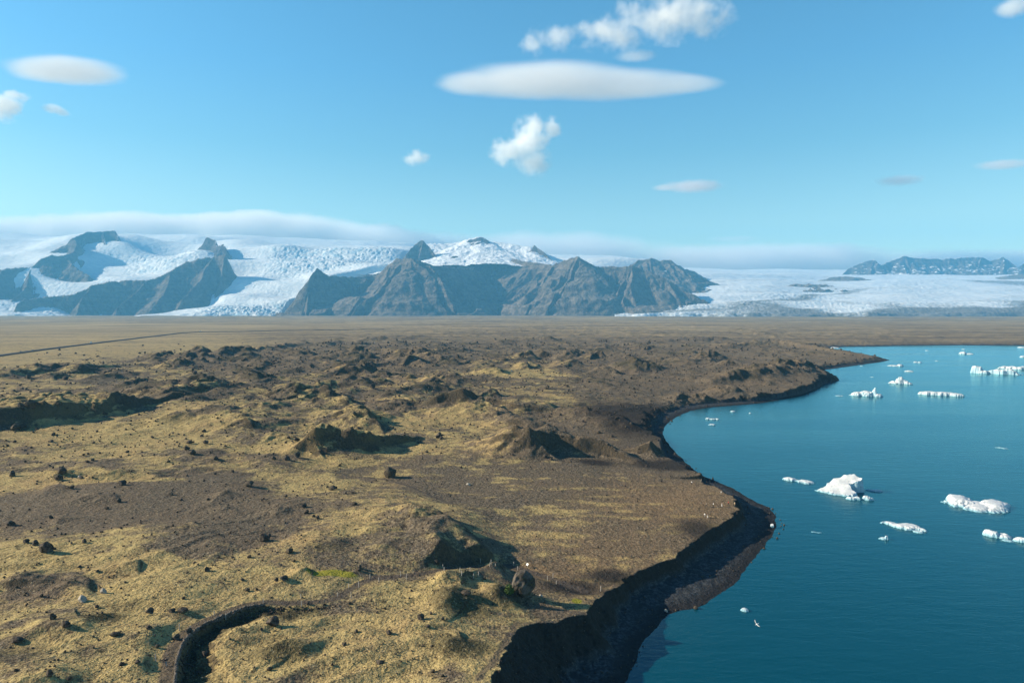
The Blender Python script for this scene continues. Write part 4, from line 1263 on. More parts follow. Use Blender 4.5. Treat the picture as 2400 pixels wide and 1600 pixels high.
# ------------------------------------------------------------------ the bush by the huge rock
def shrub(px, py, w, hgt, label):
    p = hit(px, py)
    s_ = p.y / F_PX
    root = tag(empty("shrub", p), label, "shrub")
    r_ = random.Random(3)
    V, F = [], []
    for _ in range(700):
        th, ph = r_.uniform(0, 6.28), math.acos(r_.uniform(-0.2, 1))
        k = 0.45 + 0.55 * r_.random() ** 0.4
        c = Vector((math.cos(th) * math.sin(ph) * w * s_ * 0.5 * k, math.sin(th) * math.sin(ph) * w * s_ * 0.4 * k, (0.15 + 0.85 * max(0, math.cos(ph)) * k) * hgt * s_))
        c += Vector((r_.uniform(-1, 1), r_.uniform(-1, 1), r_.uniform(-1, 1))) * 0.12
        u = Vector((r_.uniform(-1, 1), r_.uniform(-1, 1), r_.uniform(-1, 1))).normalized() * 0.17
        v2 = u.orthogonal().normalized() * 0.10
        b0 = len(V)
        V += [c - u, c + v2, c + u, c - v2]
        F.append((b0, b0 + 1, b0 + 2, b0 + 3))
    link("foliage", raw_mesh("foliage", V, F, False), plain("green_leaves", (0.060, 0.105, 0.022), 0.7, 0.5, 3), root)
    V, F = [], []
    for k in range(6):
        a = k * 1.05
        tip = Vector((math.cos(a) * w * s_ * 0.3, math.sin(a) * w * s_ * 0.25, hgt * s_ * 0.75))
        b0 = len(V)
        for q, (c, rad_) in enumerate(((Vector((0.05 * math.cos(a), 0.05 * math.sin(a), -0.1)), 0.04), (tip, 0.012))):
            V += [c + Vector((math.cos(x) * rad_, math.sin(x) * rad_, 0)) for x in (0, 1.57, 3.14, 4.71)]
        F += [(b0 + x, b0 + (x + 1) % 4, b0 + 4 + (x + 1) % 4, b0 + 4 + x) for x in range(4)]
    link("stems", raw_mesh("stems", V, F), plain("bush_wood", (0.07, 0.05, 0.035)), root)
shrub(1193, 1391, 22, 24, "green leafy bush at the left foot of the huge upright rock")

# ------------------------------------------------------------------ marker posts along the path
wood = plain("weathered_wood", (0.42, 0.37, 0.31), 0.85, 0.2, 5)
def tube(V, F, c0, c1, r0, r1, n=8, cap=True):
    c0, c1 = Vector(c0), Vector(c1)
    ax = (c1 - c0).normalized()
    u = ax.orthogonal().normalized()
    w_ = ax.cross(u)
    b0 = len(V)
    for c, r_ in ((c0, r0), (c1, r1)):
        V += [c + (u * math.cos(6.28318 * k / n) + w_ * math.sin(6.28318 * k / n)) * r_ for k in range(n)]
    F += [(b0 + k, b0 + (k + 1) % n, b0 + n + (k + 1) % n, b0 + n + k) for k in range(n)]
    if cap:
        F.append(tuple(b0 + n + k for k in range(n)))
V, F = [], []
tube(V, F, (0, 0, -0.3), (0, 0, 1.0), 0.085, 0.08, 10)
tube(V, F, (0, 0, 0.999), (0, 0, 1.06), 0.08, 0.045, 10)
post_me = raw_mesh("marker_post", V, F)
post_me.materials.append(wood)
def post(px, py_top, py_bot, label):
    p = hit(px, py_bot)
    o = bpy.data.objects.new("marker_post", post_me)
    COL.objects.link(o)
    hgt = (py_bot - py_top) * math.hypot(p.x, p.y) / F_PX * 1.05
    o.location = p
    o.scale = (1, 1, min(1.7, max(0.8, hgt)))
    o.rotation_euler = (R(((px * 13) % 7) - 3) * 0.6, R(((px * 7) % 5) - 2) * 0.8, px)
    tag(o, label, "marker post", "wooden marker posts along the path")
ORD = ["first", "second", "third", "fourth", "fifth", "sixth", "seventh", "eighth", "ninth", "tenth"]
POSTS = {
 "wooden post beside the curved stone wall at lower left, {} from the left": [(365,1534,1548),(420,1463,1477),(446,1467,1480),(502,1432,1442),(529,1438,1450)],
 "pale wooden post along the dark level stretch of path, {} from the left": [(617,1402,1413),(707,1408,1421),(705,1392,1401)],
 "pale wooden post where the path climbs below the green moss, {} from the left": [(791,1388,1397),(817,1367,1377),(823,1387,1400),(841,1363,1376),(867,1345,1355),(888,1353,1364)],
 "pale wooden post on the level ground before the black hollow, {} from the left": [(939,1339,1349),(953,1344,1357),(1038,1322,1331),(1041,1329,1337)],
 "pale wooden post standing in the black-shaded hollow, {} from the left": [(1078,1330,1340),(1082,1338,1349),(1102,1329,1339),(1110,1344,1354),(1122,1339,1349),(1126,1309,1318)],
 "wooden post around the top of the small grassy knoll, {} from the left": [(1148,1318,1328),(1151,1311,1321),(1161,1320,1328),(1204,1316,1325),(1213,1326,1336)],
 "white-lit wooden post on the brown ground behind the huge rock, {} from the left": [(1283,1349,1360),(1296,1343,1354),(1304,1360,1368)],
}
for lab, lst in POSTS.items():
    for k, (a, b, c) in enumerate(sorted(lst)):
        post(a, b, c, lab.format(ORD[k]))
post(1408, 1373, 1385, "white-lit wooden post alone at the rim of the black cliff")

# ------------------------------------------------------------------ information sign
p = hit(1236, 1330)
root = tag(empty("information_sign", p, R(-55)), "white slanted information sign on a thin post by the path", "sign")
V, F = [], []
tube(V, F, (0, 0, -0.2), (0, 0, 0.85), 0.05, 0.05, 8)
link("post", raw_mesh("post", V, F), wood, root)
bm = bmesh.new()
bmesh.ops.create_cube(bm, size=1.0)
for v in bm.verts:
    v.co = Vector((v.co.x * 0.9, v.co.y * 0.04, v.co.z * 0.65))
    v.co.rotate(Matrix.Rotation(R(-40), 3, 'X'))
    v.co += Vector((0, 0, 1.05))
me = bpy.data.meshes.new("panel")
bm.to_mesh(me); bm.free()
link("panel", me, plain("white_panel", (0.75, 0.75, 0.72), 0.4, 0.04), root)

# ------------------------------------------------------------------ low stone wall beside the path
V_, F_ = [], []
cum = np.concatenate([[0], np.cumsum(np.hypot(np.diff(path[:, 0]), np.diff(path[:, 1])))])
wall_spots = []
rw = random.Random(2)
s_ = 0.0
while s_ < cum[8]:
    x = np.interp(s_, cum, path[:, 0]); y = np.interp(s_, cum, path[:, 1])
    x2 = np.interp(s_ + 0.5, cum, path[:, 0]); y2 = np.interp(s_ + 0.5, cum, path[:, 1])
    L = math.hypot(x2 - x, y2 - y) + 1e-6
    nx_, ny_ = (y2 - y) / L, -(x2 - x) / L
    z = np.interp(s_, cum, path[:, 2])
    for lay in range(3):
        wall_spots.append((x + nx_ * (1.45 + rw.uniform(-.12, .12)), y + ny_ * (1.45 + rw.uniform(-.12, .12)), z - 0.75 + 0.38 * lay + rw.uniform(-.04, .04), rw.uniform(0.5, 0.72)))
    s_ += 0.42
rub = []
for _ in range(420):
    q_ = rw.uniform(0, cum[11]); e_ = rw.uniform(1.7, 4.6)
    x = np.interp(q_, cum, path[:, 0]); y = np.interp(q_, cum, path[:, 1])
    x2 = np.interp(q_ + 0.5, cum, path[:, 0]); y2 = np.interp(q_ + 0.5, cum, path[:, 1])
    L = math.hypot(x2 - x, y2 - y) + 1e-6
    X_, Y_ = x + (y2 - y) / L * e_, y - (x2 - x) / L * e_
    rub.append((X_, Y_, ground_z(X_, Y_), rw.uniform(0.18, 0.6) * (1.0 if e_ < 3 else 0.7)))
tag(link("rubble", stones_mesh("rubble", rub, 39), dark_rock), "loose rubble under the low stone wall", None, kind="stuff")
link_o = link("stone_wall", stones_mesh("stone_wall", wall_spots, 29), rock_mat("wall_stone", (0.07, 0.06, 0.05), (0.22, 0.19, 0.16)))
tag(link_o, "low curved wall of loose stones along the lower side of the path", "stone wall")
# loose rubble where the path meets the wall's upper end
for a, b, w, h_, lab in [(440,1487,16,14,"rounded stone block at the upper end of the low wall"), (472,1476,14,11,"dark stone block in the rubble above the low wall"), (410,1500,16,12,"dark stone block on the left side of the path bend")]:
    boulder(a, b, w, h_, lab)

# ------------------------------------------------------------------ road over the plain
ROAD_PX = [(-260,868),(-120,849),(0,834),(100,820),(200,807.5),(300,795.5),(385,785.5),(420,781),(470,778.5),(620,776),(900,772)]
rp = [hit(a, b) for a, b in ROAD_PX]
dens_ = []
for a, b in zip(rp[:-1], rp[1:]):
    n_ = max(2, int((b - a).length / 25))
    dens_ += [a.lerp(b, k / n_) for k in range(n_)]
dens_.append(rp[-1])
PROF = [(-9.0, -0.6), (-4.2, 1.9), (-3.4, 2.0), (0, 2.08), (3.4, 2.0), (4.2, 1.9), (9.0, -0.6)]
rows = []
for k, q in enumerate(dens_):
    d = (dens_[min(k + 1, len(dens_) - 1)] - dens_[max(k - 1, 0)]).normalized()
    n_ = Vector((d.y, -d.x, 0)).normalized()
    g = ground_z(q.x, q.y)
    rows.append([[q.x + n_.x * o_, q.y + n_.y * o_, g + z] for o_, z in PROF])
me = grid_mesh("road", np.array(rows))
me.materials.append(plain("gravel_embankment", (0.050, 0.046, 0.042), 0.95, 0.3, 0.3))
me.materials.append(plain("asphalt", (0.055, 0.055, 0.058), 0.85, 0.15, 0.5))
mi = np.array([1 if 1 <= (k % 6) <= 4 else 0 for k in range(len(me.polygons))], dtype=np.int32)
me.polygons.foreach_set("material_index", mi)
o = link("road", me)
tag(o, kind="structure")

# ------------------------------------------------------------------ vehicles on it
def box_verts(x0, x1, y0, y1, z0, z1, tx=0.0, ty=0.0):
    return [Vector(v) for v in ((x0, y0, z0), (x1, y0, z0), (x1, y1, z0), (x0, y1, z0), (x0 + tx, y0 + ty, z1), (x1 - tx, y0 + ty, z1), (x1 - tx, y1 - ty, z1), (x0 + tx, y1 - ty, z1))]
BOXF = [(0, 3, 2, 1), (4, 5, 6, 7), (0, 1, 5, 4), (1, 2, 6, 5), (2, 3, 7, 6), (3, 0, 4, 7)]
def vehicle(name, cat, label, px, py, L, W, H, paint, van):
    p = hit(px, py)
    best = min(range(len(dens_) - 1), key=lambda k: (dens_[k] - p).length)
    d = (dens_[best + 1] - dens_[best]).normalized()
    q = dens_[best]
    root = tag(empty(name, (q.x - d.y * -1.6, q.y + d.x * -1.6, ground_z(q.x, q.y) + 2.06), math.atan2(d.y, d.x)), label, cat, "vehicles on the road over the plain")
    bm = bmesh.new()
    parts = [box_verts(-L / 2, L / 2, -W / 2, W / 2, 0.35, H * (0.55 if not van else 0.52), 0.05, 0.03)]
    parts.append(box_verts(-L * 0.46, L * (0.24 if not van else 0.36), -W * 0.46, W * 0.46, H * 0.5, H, L * 0.09 if not van else L * 0.04, 0.12))
    for pv_ in parts:
        vs = [bm.verts.new(v) for v in pv_]
        for f in BOXF: bm.faces.new([vs[k] for k in f])
    bmesh.ops.bevel(bm, geom=bm.edges[:], offset=0.07, segments=2, affect='EDGES')
    me_ = bpy.data.meshes.new("body"); bm.to_mesh(me_); bm.free()
    link("body", me_, paint, root)
    glass = plain("vehicle_glass", (0.02, 0.025, 0.03), 0.15, 0.05, 2, 0.5)
    for sy in (-1, 1):
        V = box_verts(-L * 0.36, L * 0.20, sy * W * 0.465 - 0.01, sy * W * 0.465 + 0.01, H * 0.60, H * 0.86, 0.08)
        link("side_window", raw_mesh("side_window", V, BOXF, False), glass, root)
    tyre = plain("tyre_rubber", (0.02, 0.02, 0.02), 0.9)
    for sx in (-0.32, 0.32):
        for sy in (-1, 1):
            V, F = [], []
            tube(V, F, (L * sx, sy * (W / 2 - 0.22), 0.34), (L * sx, sy * (W / 2 + 0.02), 0.34), 0.34, 0.34, 14)
            link("wheel", raw_mesh("wheel", V, F), tyre, root)
white_paint = plain("white_paint", (0.80, 0.80, 0.78), 0.35, 0.03, 1, 0.5)
grey_paint = plain("grey_paint", (0.10, 0.11, 0.12), 0.3, 0.05, 1, 0.5)
vehicle("camper_van", "van", "white camper van on the dark road over the plain", 212, 805.5, 6.8, 2.3, 3.1, white_paint, True)
vehicle("car", "car", "dark car on the road nearest the left edge", 48, 827, 4.6, 1.9, 1.6, grey_paint, False)
vehicle("car", "car", "grey car just ahead of the dark one near the left edge", 66, 824.5, 4.4, 1.8, 1.6, plain("silver_paint", (0.35, 0.36, 0.38), 0.3, 0.04, 1, 0.5), False)
vehicle("delivery_van", "van", "white van on the far end of the road beyond its dark stretch", 470, 778.5, 6.2, 2.2, 2.8, white_paint, True)

# ------------------------------------------------------------------ icebergs
def berg_mat(name, dirt, blue=0.5):
    t = NT(name)
    pos = t.pos()
    z = t.sep(pos)[2]
    n = t.noise(t.objco(), 0.9, 5, 0.65)
    n2 = t.noise(t.mapping(t.objco(), (0.5, 0.5, 2.2)), 1.0, 4, 0.6, 0.5)
    c = t.mix(t.rng(n, 0.3, 0.7), (0.56, 0.61, 0.64), (0.70, 0.71, 0.70))
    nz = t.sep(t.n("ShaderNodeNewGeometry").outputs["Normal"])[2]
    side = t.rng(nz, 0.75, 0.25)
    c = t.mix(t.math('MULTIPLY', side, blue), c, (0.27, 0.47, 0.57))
    c = t.mix(t.rng(z, WL + 0.9, WL + 0.1), c, (0.22, 0.42, 0.50))
    if dirt:
        c = t.mix(t.math('MULTIPLY', t.rng(n2, 0.52, 0.66), dirt), c, (0.26, 0.29, 0.31))
    return t.bsdf(c, 0.55, t.bump(n, 0.5, 0.25), 0.3)
ice_clean = berg_mat("iceberg_ice", 0.42, 0.85)
ice_dirty = berg_mat("ashy_ice", 0.75, 0.4)
GI = "icebergs and floes drifting in the lagoon"
def berg(label, px, py, lobes=None, poly=None, mat=None, seed=0, rough_=0.07, name="iceberg", res=None):
    """px,py: waterline point of the origin. lobes (right px, away px, half width px, half depth px, height px, power); poly (right m, away m, height m)"""
    c = at(px, py, WL)
    s_ = math.hypot(c[0], c[1]) / F_PX
    if lobes:
        Lb = [(a * s_, b * s_, rx * s_, ry * s_, h_ * s_ * 0.66, pw + 0.6) for a, b, rx, ry, h_, pw in lobes]
        x0 = min(l[0] - l[2] for l in Lb) - 0.5; x1 = max(l[0] + l[2] for l in Lb) + 0.5
        y0 = min(l[1] - l[3] for l in Lb) - 0.5; y1 = max(l[1] + l[3] for l in Lb) + 0.5
    else:
        Pp = np.array(poly)
        x0, x1, y0, y1 = Pp[:, 0].min() - 0.8, Pp[:, 0].max() + 0.8, Pp[:, 1].min() - 0.8, Pp[:, 1].max() + 0.8
    mg = 0.14 * max(x1 - x0, y1 - y0)
    x0, x1, y0, y1 = x0 - mg, x1 + mg, y0 - mg, y1 + mg
    step = res or max((x1 - x0) / 120, 0.12)
    xs, ys = np.arange(x0, x1 + step, step), np.arange(y0, y1 + step, step)
    X, Y = np.meshgrid(xs, ys)
    x, y = X.ravel(), Y.ravel()
    ext = max(x1 - x0, y1 - y0)
    wxx = x + 0.05 * ext * fbm(x, y, ext * 0.22, 4, seed + 1, 0.6)
    wyy = y + 0.05 * ext * fbm(x, y, ext * 0.22, 4, seed + 2, 0.6)
    if lobes:
        H = np.full(len(x), -1.2)
        for a, b, rx, ry, h_, pw in Lb:
            r_ = np.sqrt(((wxx - a) / rx) ** 2 + ((wyy - b) / ry) ** 2)
            H = np.maximum(H, np.where(r_ < 1, h_ * (1 - r_ ** pw) + 0.02, -1.2 * np.clip((r_ - 1) * 4, 0, 1)))
    else:
        ins_ = inside(wxx, wyy, Pp[:, :2])
        num = np.zeros(len(x)); den = np.zeros(len(x))
        for a, b, z in Pp:
            w_ = 1 / ((x - a) ** 2 + (y - b) ** 2 + 0.6) ** 1.5
            num += w_ * z; den += w_
        d_ = poly_dist(wxx, wyy, Pp[:, :2], True)[0]
        H = np.where(ins_, num / den * sstep(-0.2, 0.9, d_), -1.2 * np.clip(d_ / 0.5, 0, 1))
    hm = H.max()
    H = np.where(H > 0.05, H + rough_ * hm * (fbm(x, y, ext * 0.2, 3, seed + 5, 0.5, True) * 0.6 + 0.35 * fbm(x, y, ext * 0.08, 3, seed + 6)) * sstep(0, 0.4 * hm, H), H)
    me_ = grid_mesh(name, np.stack([X, Y, H.reshape(X.shape)], -1), False)
    keep_faces(me_, None, -1.15)
    o = link(name, me_, mat or ice_clean)
    o.location = (c[0], c[1], WL)
    o.rotation_euler = (0, 0, -math.atan2(c[0], c[1]) if lobes else 0)
    tag(o, label, "iceberg" if name == "iceberg" else "ice floe", GI)
    return o
berg("biggest iceberg, a white slab tilted up to the right with its right side in shade", 1980, 1155, poly=[(0.863*a_, 0.863*b_, 0.863*c_) for a_, b_, c_ in [(-13.3,5,.8),(-9.5,6.6,2.0),(-5.9,8,3.4),(-.9,9,6),(5.2,9,8.4),(8.6,7,8.4),(11.1,3,7.4),(8,1,5.9),(3.5,0,4.4),(3,-4,2.3),(1.8,-6.5,1.3),(-.9,-8,.8),(-5.9,-4,.7),(-11.4,.5,.6)]], seed=3, rough_=0.012, res=0.22)
berg("small jagged iceberg at the near foot of the biggest one", 2000, 1170, [(-4,0,13,8,6,2),(6,3,8,6,8,2)], seed=5, rough_=.25)
berg("small rounded iceberg with a shaded right side, in front of the biggest one", 2035, 1171, [(-4,0,9,8,11,2.5),(4,2,9,7,7,2)], seed=6, rough_=.2)
berg("flat white floe right behind the biggest iceberg", 2049, 1150, [(0,0,16,7,4,3),(8,2,9,5,5,3)], seed=7, name="ice_floe")
berg("two-humped low iceberg left of the biggest one", 1868, 1127, [(-13,6,15,14,8,2.5),(4,0,12,8,3,3),(17,-6,16,14,6,3)], seed=8)
berg("heart-shaped white iceberg with a notch in its top, at right", 2287, 1184, [(-28,4,26,40,17,3),(2,-12,22,36,9,3),(28,6,27,46,15,3.5),(46,14,12,24,12,3)], seed=9, rough_=.05)
berg("long flat grey-white floe pointed at its left end", 2120, 1235, [(6,0,30,18,9,4),(-20,8,24,9,6,4),(30,-6,15,10,6,3)], seed=10, name="ice_floe", rough_=.1)
berg("little white floe touching the near side of the long pointed floe", 2152, 1247, [(0,0,10,6,4,3),(6,3,5,5,6,3)], seed=11, name="ice_floe")
berg("tiny iceberg with a horn on its right, below the long pointed floe", 2072, 1263, [(-2,0,8,7,5,2),(4,1,4.5,5,11,2)], seed=12)
berg("white iceberg with a domed left end near the right edge of the lagoon", 2338, 1257, [(-10,0,13,13,14,2.5),(10,2,14,12,8,3)], seed=13, rough_=.15)
berg("thin sliver floe just below the domed iceberg near the right edge", 2362, 1267, [(0,0,10,6,3,3)], seed=14, name="ice_floe")
berg("iceberg cut by the right edge, lowest of them at that edge", 2400, 1270, [(0,3,18,10,11,2.5),(-8,-2,8,5,4,2)], seed=15)
berg("lone small wedge of ice closest to the near shore", 1745, 1430, [(0,0,9,8,8,2),(-4,-1,6,5,3,2)], seed=16)
berg("tower-topped iceberg mirrored in the water below the dark cape", 2030, 928, [(14,2,9,9,20,1.6),(16,2,5,5,26,1.8),(2,2,16,12,14,2),(-16,0,14,10,10,2.5),(22,0,9,8,8,2)], seed=17, rough_=.12)
berg("cone-shaped iceberg streaked with grey ash", 2109, 899, [(0,1,10,9,17,1.8),(-8,0,13,7,6,2),(10,0,12,7,7,2),(1,1,5,5,19,2)], mat=ice_dirty, seed=18, rough_=.2)
berg("long flat-topped block of ice with grey upright stripes", 2204, 926, [(-18,0,20,12,9,6),(6,1,20,12,9,6),(24,0,15,10,8,6)], mat=berg_mat("striped_ice", .6, .5), seed=19, rough_=.12)
berg("big jagged iceberg cluster near the right edge, blue in its shaded middle", 2330, 876, [(-28,1,11,6,18,2),(-12,0,16,6,7,2.5),(8,-1,17,6,11,2.2),(24,1,18,6,13,2.5),(34,0,9,5,6,2)], seed=20, rough_=.2)
berg("ashy grey iceberg behind the jagged cluster, cut by the right edge", 2402, 866, [(-30,0,14,5,6,3),(-6,0,22,6,8,2.5),(20,0,22,6,7,3)], mat=ice_dirty, seed=21, rough_=.25)
berg("low floe with a raised right end off the tip of the spit", 2100, 858, [(-4,0,13,6,3,2.5),(8,0,7,6,6,2.5)], seed=22, name="ice_floe")
berg("small white lump of ice above the cone-shaped iceberg", 2130, 871, [(0,0,8,5,4,2)], seed=23, name="ice_floe")
berg("small flat floe of two pieces right of the spit", 2151, 850, [(-4,0,4,3,3.5,2),(4,0,4,3,3.5,2),(0,0,6,2.5,1.5,3)], seed=24, name="ice_floe")
berg("peaked white iceberg close to the far shore", 2264, 830, [(-5,0,7,5,7,1.8),(6,0,8,4,3,2)], seed=25)
berg("white iceberg stranded at the far shore behind the spit", 1957, 816, [(0,0,10,5,3.5,3)], seed=26)
berg("white floe against the far shore near the right edge", 2394, 815, [(0,0,7,4,3,2)], seed=27, name="ice_floe")
berg("white floe cut by the right edge, above the jagged cluster", 2399, 837, [(0,0,7,4,4,2)], seed=28, name="ice_floe")
berg("longer of two flat floes in the inlet off the dark beach", 1670, 983, [(-10,2,5,4,5,3),(0,-1,9,4,3.5,4),(10,0,6,4,4.5,3)], seed=29, name="ice_floe")
berg("shorter flat floe in the inlet, nearer the viewer than the longer one", 1669, 996, [(0,0,8,5,4,4)], seed=30, name="ice_floe")
berg("small white floe near the far curve of the inlet beach", 1718, 965, [(0,0,6,4,4,2.5)], seed=31, name="ice_floe")
berg("tiny ice lump right of the small floe at the curve of the inlet beach", 1758, 969, [(0,0,3,3,3,2)], seed=32, name="ice_floe")
berg("thin sliver of ice alone in the open water at right", 2347, 1050, [(-2,1,8,3,1.8,3),(5,-1,5,3,1.4,3)], seed=33, name="ice_floe")
berg("thin white floe left of the tower-topped iceberg", 1967, 928, [(0,0,8,3,2,3)], seed=34, name="ice_floe")
berg("dark-edged sliver of ice off the tip of the black cape", 1913, 1247, [(-5,0,6,2.5,1.5,3),(6,0,6,2.5,1.2,3)], seed=35, name="ice_floe")
for a, b, lab in [(2172,822,"faint speck of ice near the far shore, leftmost of them"), (2258,819,"faint speck of ice just above the peaked iceberg"), (2044,884,"speck of ice left of the cone-shaped iceberg"), (2195,846,"speck of ice right of the two-piece floe"), (2019,858,"speck of ice close along the spit")]:
    berg(lab, a, b, [(0, 0, 3.5, 2, 1.6, 2)], seed=int(a), name="ice_floe")
# white ice block washed up on the dark cape
boulder(1811, 1236, 7, 8, "bright white ice block washed up on the dark tip of the cape", name="ice_block", mesh=rock_mesh(501))
bpy.data.objects["ice_block"].data.materials.append(ice_clean)
bpy.data.objects["ice_block"]["category"] = "ice block"

# ------------------------------------------------------------------ people
def skin_mesh(name, pts, edges, root=0, sub=1):
    me_ = bpy.data.meshes.new(name)
    me_.from_pydata([p_[:3] for p_ in pts], edges, [])
    ob = bpy.data.objects.new("tmp", me_)
    COL.objects.link(ob)
    ob.modifiers.new("s", 'SKIN')
    for k, v in enumerate(me_.skin_vertices[0].data):
        v.radius = (pts[k][3], pts[k][3] if len(pts[k]) < 5 else pts[k][4])
        v.use_root = (k == root)
    md = ob.modifiers.new("u", 'SUBSURF')
    md.levels = md.render_levels = sub
    bpy.context.view_layer.update()
    dg = bpy.context.evaluated_depsgraph_get()
    out = bpy.data.meshes.new_from_object(ob.evaluated_get(dg))
    bpy.data.objects.remove(ob)
    out.name = name
    out.polygons.foreach_set("use_smooth", np.full(len(out.polygons), True))
    return out
def person_meshes(stride, arm, lean=0.0):
    """joints of a 1.74 m figure facing -Y; stride = half step length, arm: hands (down / camera / pocket)"""
    P = [(0, 0, .95, .15, .11), (0, -lean * .3, 1.15, .14, .105), (0, -lean * .8, 1.38, .17, .11), (0, -lean, 1.50, .06), (0, -lean - .01, 1.58, .075, .09), (0, -lean - .015, 1.67, .085, .10), (0, -lean - .005, 1.73, .06)]
    E = [(0, 1), (1, 2), (2, 3), (3, 4), (4, 5), (5, 6)]
    P += [(0, -lean - .115, 1.635, .014)]; E.append((5, 7))            # nose
    legs, arms = [], []
    for s in (-1, 1):
        st = stride * s
        b = len(P)
        P += [(s * .10, 0, .88, .095), (s * .11, -st * .45 - abs(st) * .12, .49, .062), (s * .11, -st + abs(st) * .08, .09, .045), (s * .12, -st - .12, .04, .04)]
        E += [(0, b), (b, b + 1), (b + 1, b + 2), (b + 2, b + 3)]
        legs.append((b, b + 1, b + 2, b + 3))
        b = len(P)
        if arm == "camera":
            J = [(s * .20, -lean * .8, 1.40, .06), (s * .26, -.14, 1.16, .047), (s * .10, -.34, 1.40, .034), (s * .06, -.40, 1.46, .03)]
        elif arm == "pocket":
            J = [(s * .20, -lean * .8, 1.40, .06), (s * .29, .06, 1.14, .047), (s * .22, -.08, .95, .034), (s * .20, -.11, .89, .03)]
        else:
            J = [(s * .20, -lean * .8, 1.40, .06), (s * .26, .03 + st * .25, 1.13, .047), (s * .27, -.06 + st * .5, .88, .034), (s * .27, -.08 + st * .55, .81, .03)]
        P += J
        E += [(2, b), (b, b + 1), (b + 1, b + 2), (b + 2, b + 3)]
        arms.append((b, b + 1, b + 2))
        hd = Vector(J[3][:3])
        dr = (hd - Vector(J[2][:3])).normalized()
        sd = Vector((0, 1, 0)) - dr * dr.y
        sd.normalize()
        for k, (off_, ln) in enumerate(((-.028, .075), (-.010, .085), (.010, .08), (.028, .062), (-.04, .055))):
            f0 = len(P)
            if k < 4:
                a_ = hd + sd * off_ + dr * .03
                b_ = a_ + dr * ln + Vector((0, -.012, 0))
            else:
                a_ = hd + sd * -.035 - dr * .01
                b_ = a_ + sd * -.03 + dr * .035
            P += [(*a_, .010), (*b_, .008)]
            E += [(b + 3, f0), (f0, f0 + 1)]
    body = skin_mesh("person", P, E, 0)
    idx = [0, 1, 2] + [i for a in arms for i in a]
    g = lambda i, k: (*P[i][:3], P[i][3] + k, (P[i][4] if len(P[i]) > 4 else P[i][3]) + k)
    mp = {i: n for n, i in enumerate(idx)}
    jacket = skin_mesh("jacket", [g(i, .028) for i in idx], [(mp[a], mp[b]) for a, b in E if a in mp and b in mp], 0)
    idx2 = [0] + [i for l in legs for i in l[:3]]
    mp2 = {i: n for n, i in enumerate(idx2)}
    trousers = skin_mesh("trousers", [g(i, .02) for i in idx2], [(mp2[a], mp2[b]) for a, b in E if a in mp2 and b in mp2], 0)
    hair = skin_mesh("hair", [(0, -lean + .03, 1.60, .07), (0, -lean + .015, 1.69, .092, .10), (0, -lean, 1.745, .06)], [(0, 1), (1, 2)], 1)
    shoes = []
    for l in legs:
        a_, b_ = P[l[2]], P[l[3]]
        shoes.append(skin_mesh("shoe", [(a_[0], a_[1] + .04, .055, .052), (b_[0], b_[1], .045, .05), (b_[0], b_[1] - .06, .04, .04)], [(0, 1), (1, 2)], 0))
    return body, jacket, trousers, hair, shoes
skin_m = plain("skin", (0.45, 0.28, 0.20), 0.6, 0.08)
def cloth(name, c): return plain(name, c, 0.85, 0.12, 6)
POSES = {"walk": person_meshes(.30, "down", .03), "stand": person_meshes(.06, "down"), "photo": person_meshes(.08, "camera", .02), "pocket": person_meshes(.07, "pocket")}
white_c, black_c, red_c, blue_c, grey_c, tan_c = cloth("white_cloth", (.72, .71, .68)), cloth("black_cloth", (.02, .02, .023)), cloth("red_cloth", (.42, .035, .03)), cloth("dark_blue_cloth", (.025, .04, .08)), cloth("grey_cloth", (.22, .22, .22)), cloth("tan_cloth", (.42, .33, .22))
hair_m = plain("dark_hair", (.03, .022, .016), .6)
def person(px, py, face, pose, jc, tc, label):
    p = hit(px, py)
    body, jk, tr, hr, sh = POSES[pose]
    o = bpy.data.objects.new("person", body.copy())
    COL.objects.link(o)
    o.data.materials.clear(); o.data.materials.append(skin_m)
    o.location = (p.x, p.y, p.z)
    o.rotation_euler = (0, 0, R(face))
    tag(o, label, "person", "people walking on the bluff")
    for nm, m_, mt in (("jacket", jk, jc), ("trousers", tr, tc), ("hair", hr, hair_m), ("shoe", sh[0], black_c), ("shoe", sh[1], black_c)):
        c_ = link(nm, m_.copy(), None, o)
        c_.data.materials.clear(); c_.data.materials.append(mt)
PEOPLE = [
 (1621,1135.5,120,"stand",white_c,black_c,"person in a white top and black trousers standing alone behind the others near the beach"),
 (1643.5,1129.5,60,"walk",grey_c,tan_c,"person in grey nearest the water, at the edge of the shadow of the bank"),
 (1690,1159,90,"photo",white_c,tan_c,"person in white standing at the cliff rim facing the lagoon"),
 (1648,1187.5,70,"walk",black_c,black_c,"person all in black, leftmost of the row on the orange ground"),
 (1655.5,1187.5,250,"walk",tan_c,blue_c,"person in a tan top striding beside the leftmost one in black"),
 (1672,1187.5,90,"stand",white_c,black_c,"person in a white top and black trousers in the middle of the row"),
 (1692,1187.5,100,"pocket",grey_c,white_c,"person in grey with pale trousers right of the middle of the row"),
 (1707,1183.5,80,"walk",red_c,black_c,"person in a red jacket near the right end of the row"),
 (1722,1185.5,100,"stand",tan_c,tan_c,"person in tan at the very rim of the cliff, rightmost of all"),
 (1651.5,1212,110,"walk",white_c,grey_c,"person in a white top, left of the two walking nearest the viewer"),
 (1658.5,1213.5,110,"walk",black_c,white_c,"person in a black jacket and pale trousers, right of the two walking nearest the viewer"),
 (389,1561,200,"walk",black_c,grey_c,"person in a dark jacket walking on the path beside the stone wall"),
]
for a in PEOPLE: person(*a)

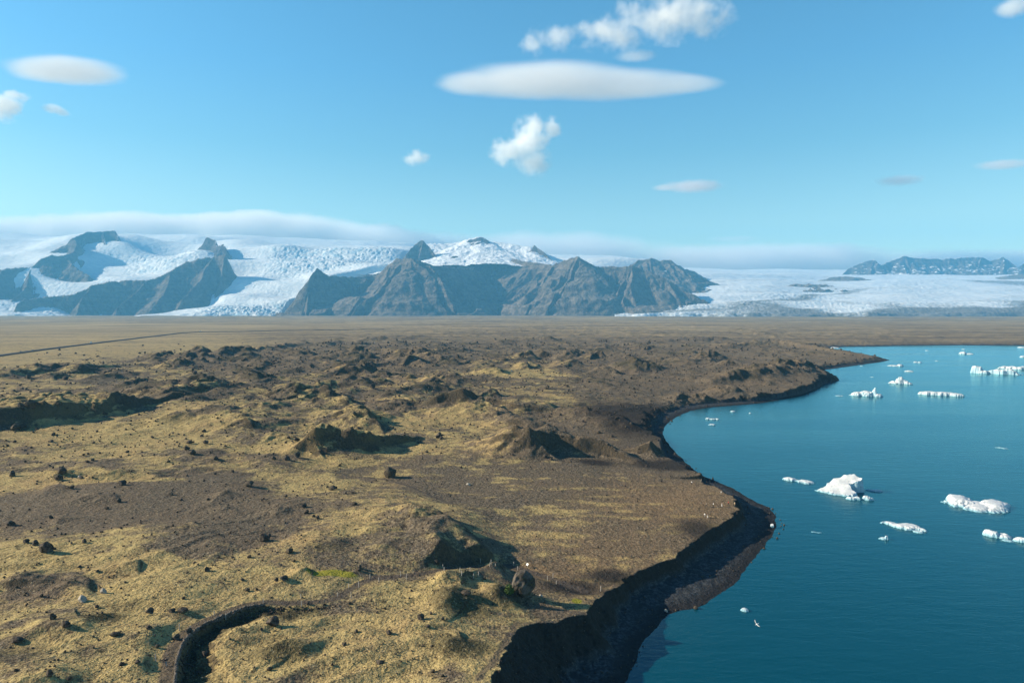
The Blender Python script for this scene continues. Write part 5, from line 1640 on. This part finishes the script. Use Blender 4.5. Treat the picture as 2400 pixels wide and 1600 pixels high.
# ------------------------------------------------------------------ gull
c = atY(1774, 1462, 118)
g_pts = [(0, -.26, .03, .022), (0, -.20, .03, .038), (0, -.12, .01, .055), (0, .0, 0, .075, .07), (0, .13, .0, .055), (0, .22, .01, .03, .02), (0, .33, .015, .05, .01)]
g_e = [(0, 1), (1, 2), (2, 3), (3, 4), (4, 5), (5, 6)]
b = len(g_pts)
for s in (-1, 1):
    b = len(g_pts)
    g_pts += [(s * .10, -.02, .04, .03, .055), (s * .32, -.06, .20, .018, .075), (s * .55, .02, .26, .012, .06), (s * .74, .12, .24, .006, .03)]
    g_e += [(3, b), (b, b + 1), (b + 1, b + 2), (b + 2, b + 3)]
gm = skin_mesh("gull", g_pts, g_e, 3)
t = NT("gull_feathers")
nx = t.math('ABSOLUTE', t.sep(t.objco())[0])
gmat = t.bsdf(t.mix(t.rng(nx, .58, .66), (.80, .80, .79), (.10, .10, .11)), .7)
go = link("gull", gm, gmat)
go.location = c
go.rotation_euler = (R(25), R(28), R(-70))
go.scale = (1.15, 1.15, 1.15)
tag(go, "white gull with raised wings flying low over the water", "gull")
beak = skin_mesh("beak", [(0, -.27, .028, .012), (0, -.33, .018, .005)], [(0, 1)], 0)
link("beak", beak, plain("beak_yellow", (.55, .38, .05), .5, .05), go)

# ================================================================== AIR
t = NT("air")
pv = t.n("ShaderNodeVolumePrincipled")
pv.inputs["Color"].default_value = (0.17, 0.58, 0.98, 1)
pv.inputs["Density"].default_value = 5.2e-5
pv.inputs["Anisotropy"].default_value = 0.0
t.t.links.new(pv.outputs[0], t.out.inputs["Volume"])
bm = bmesh.new()
bmesh.ops.create_cube(bm, size=1.0)
HZ = (-17000.0, 17000.0, -2500.0, 15900.0, -45.0, 1900.0)
for v in bm.verts:
    v.co = Vector((HZ[0] if v.co.x < 0 else HZ[1], HZ[2] if v.co.y < 0 else HZ[3], HZ[4] if v.co.z < 0 else HZ[5]))
me = bpy.data.meshes.new("haze")
bm.to_mesh(me)
bm.free()
tag(link("haze", me, t.m), kind="stuff")
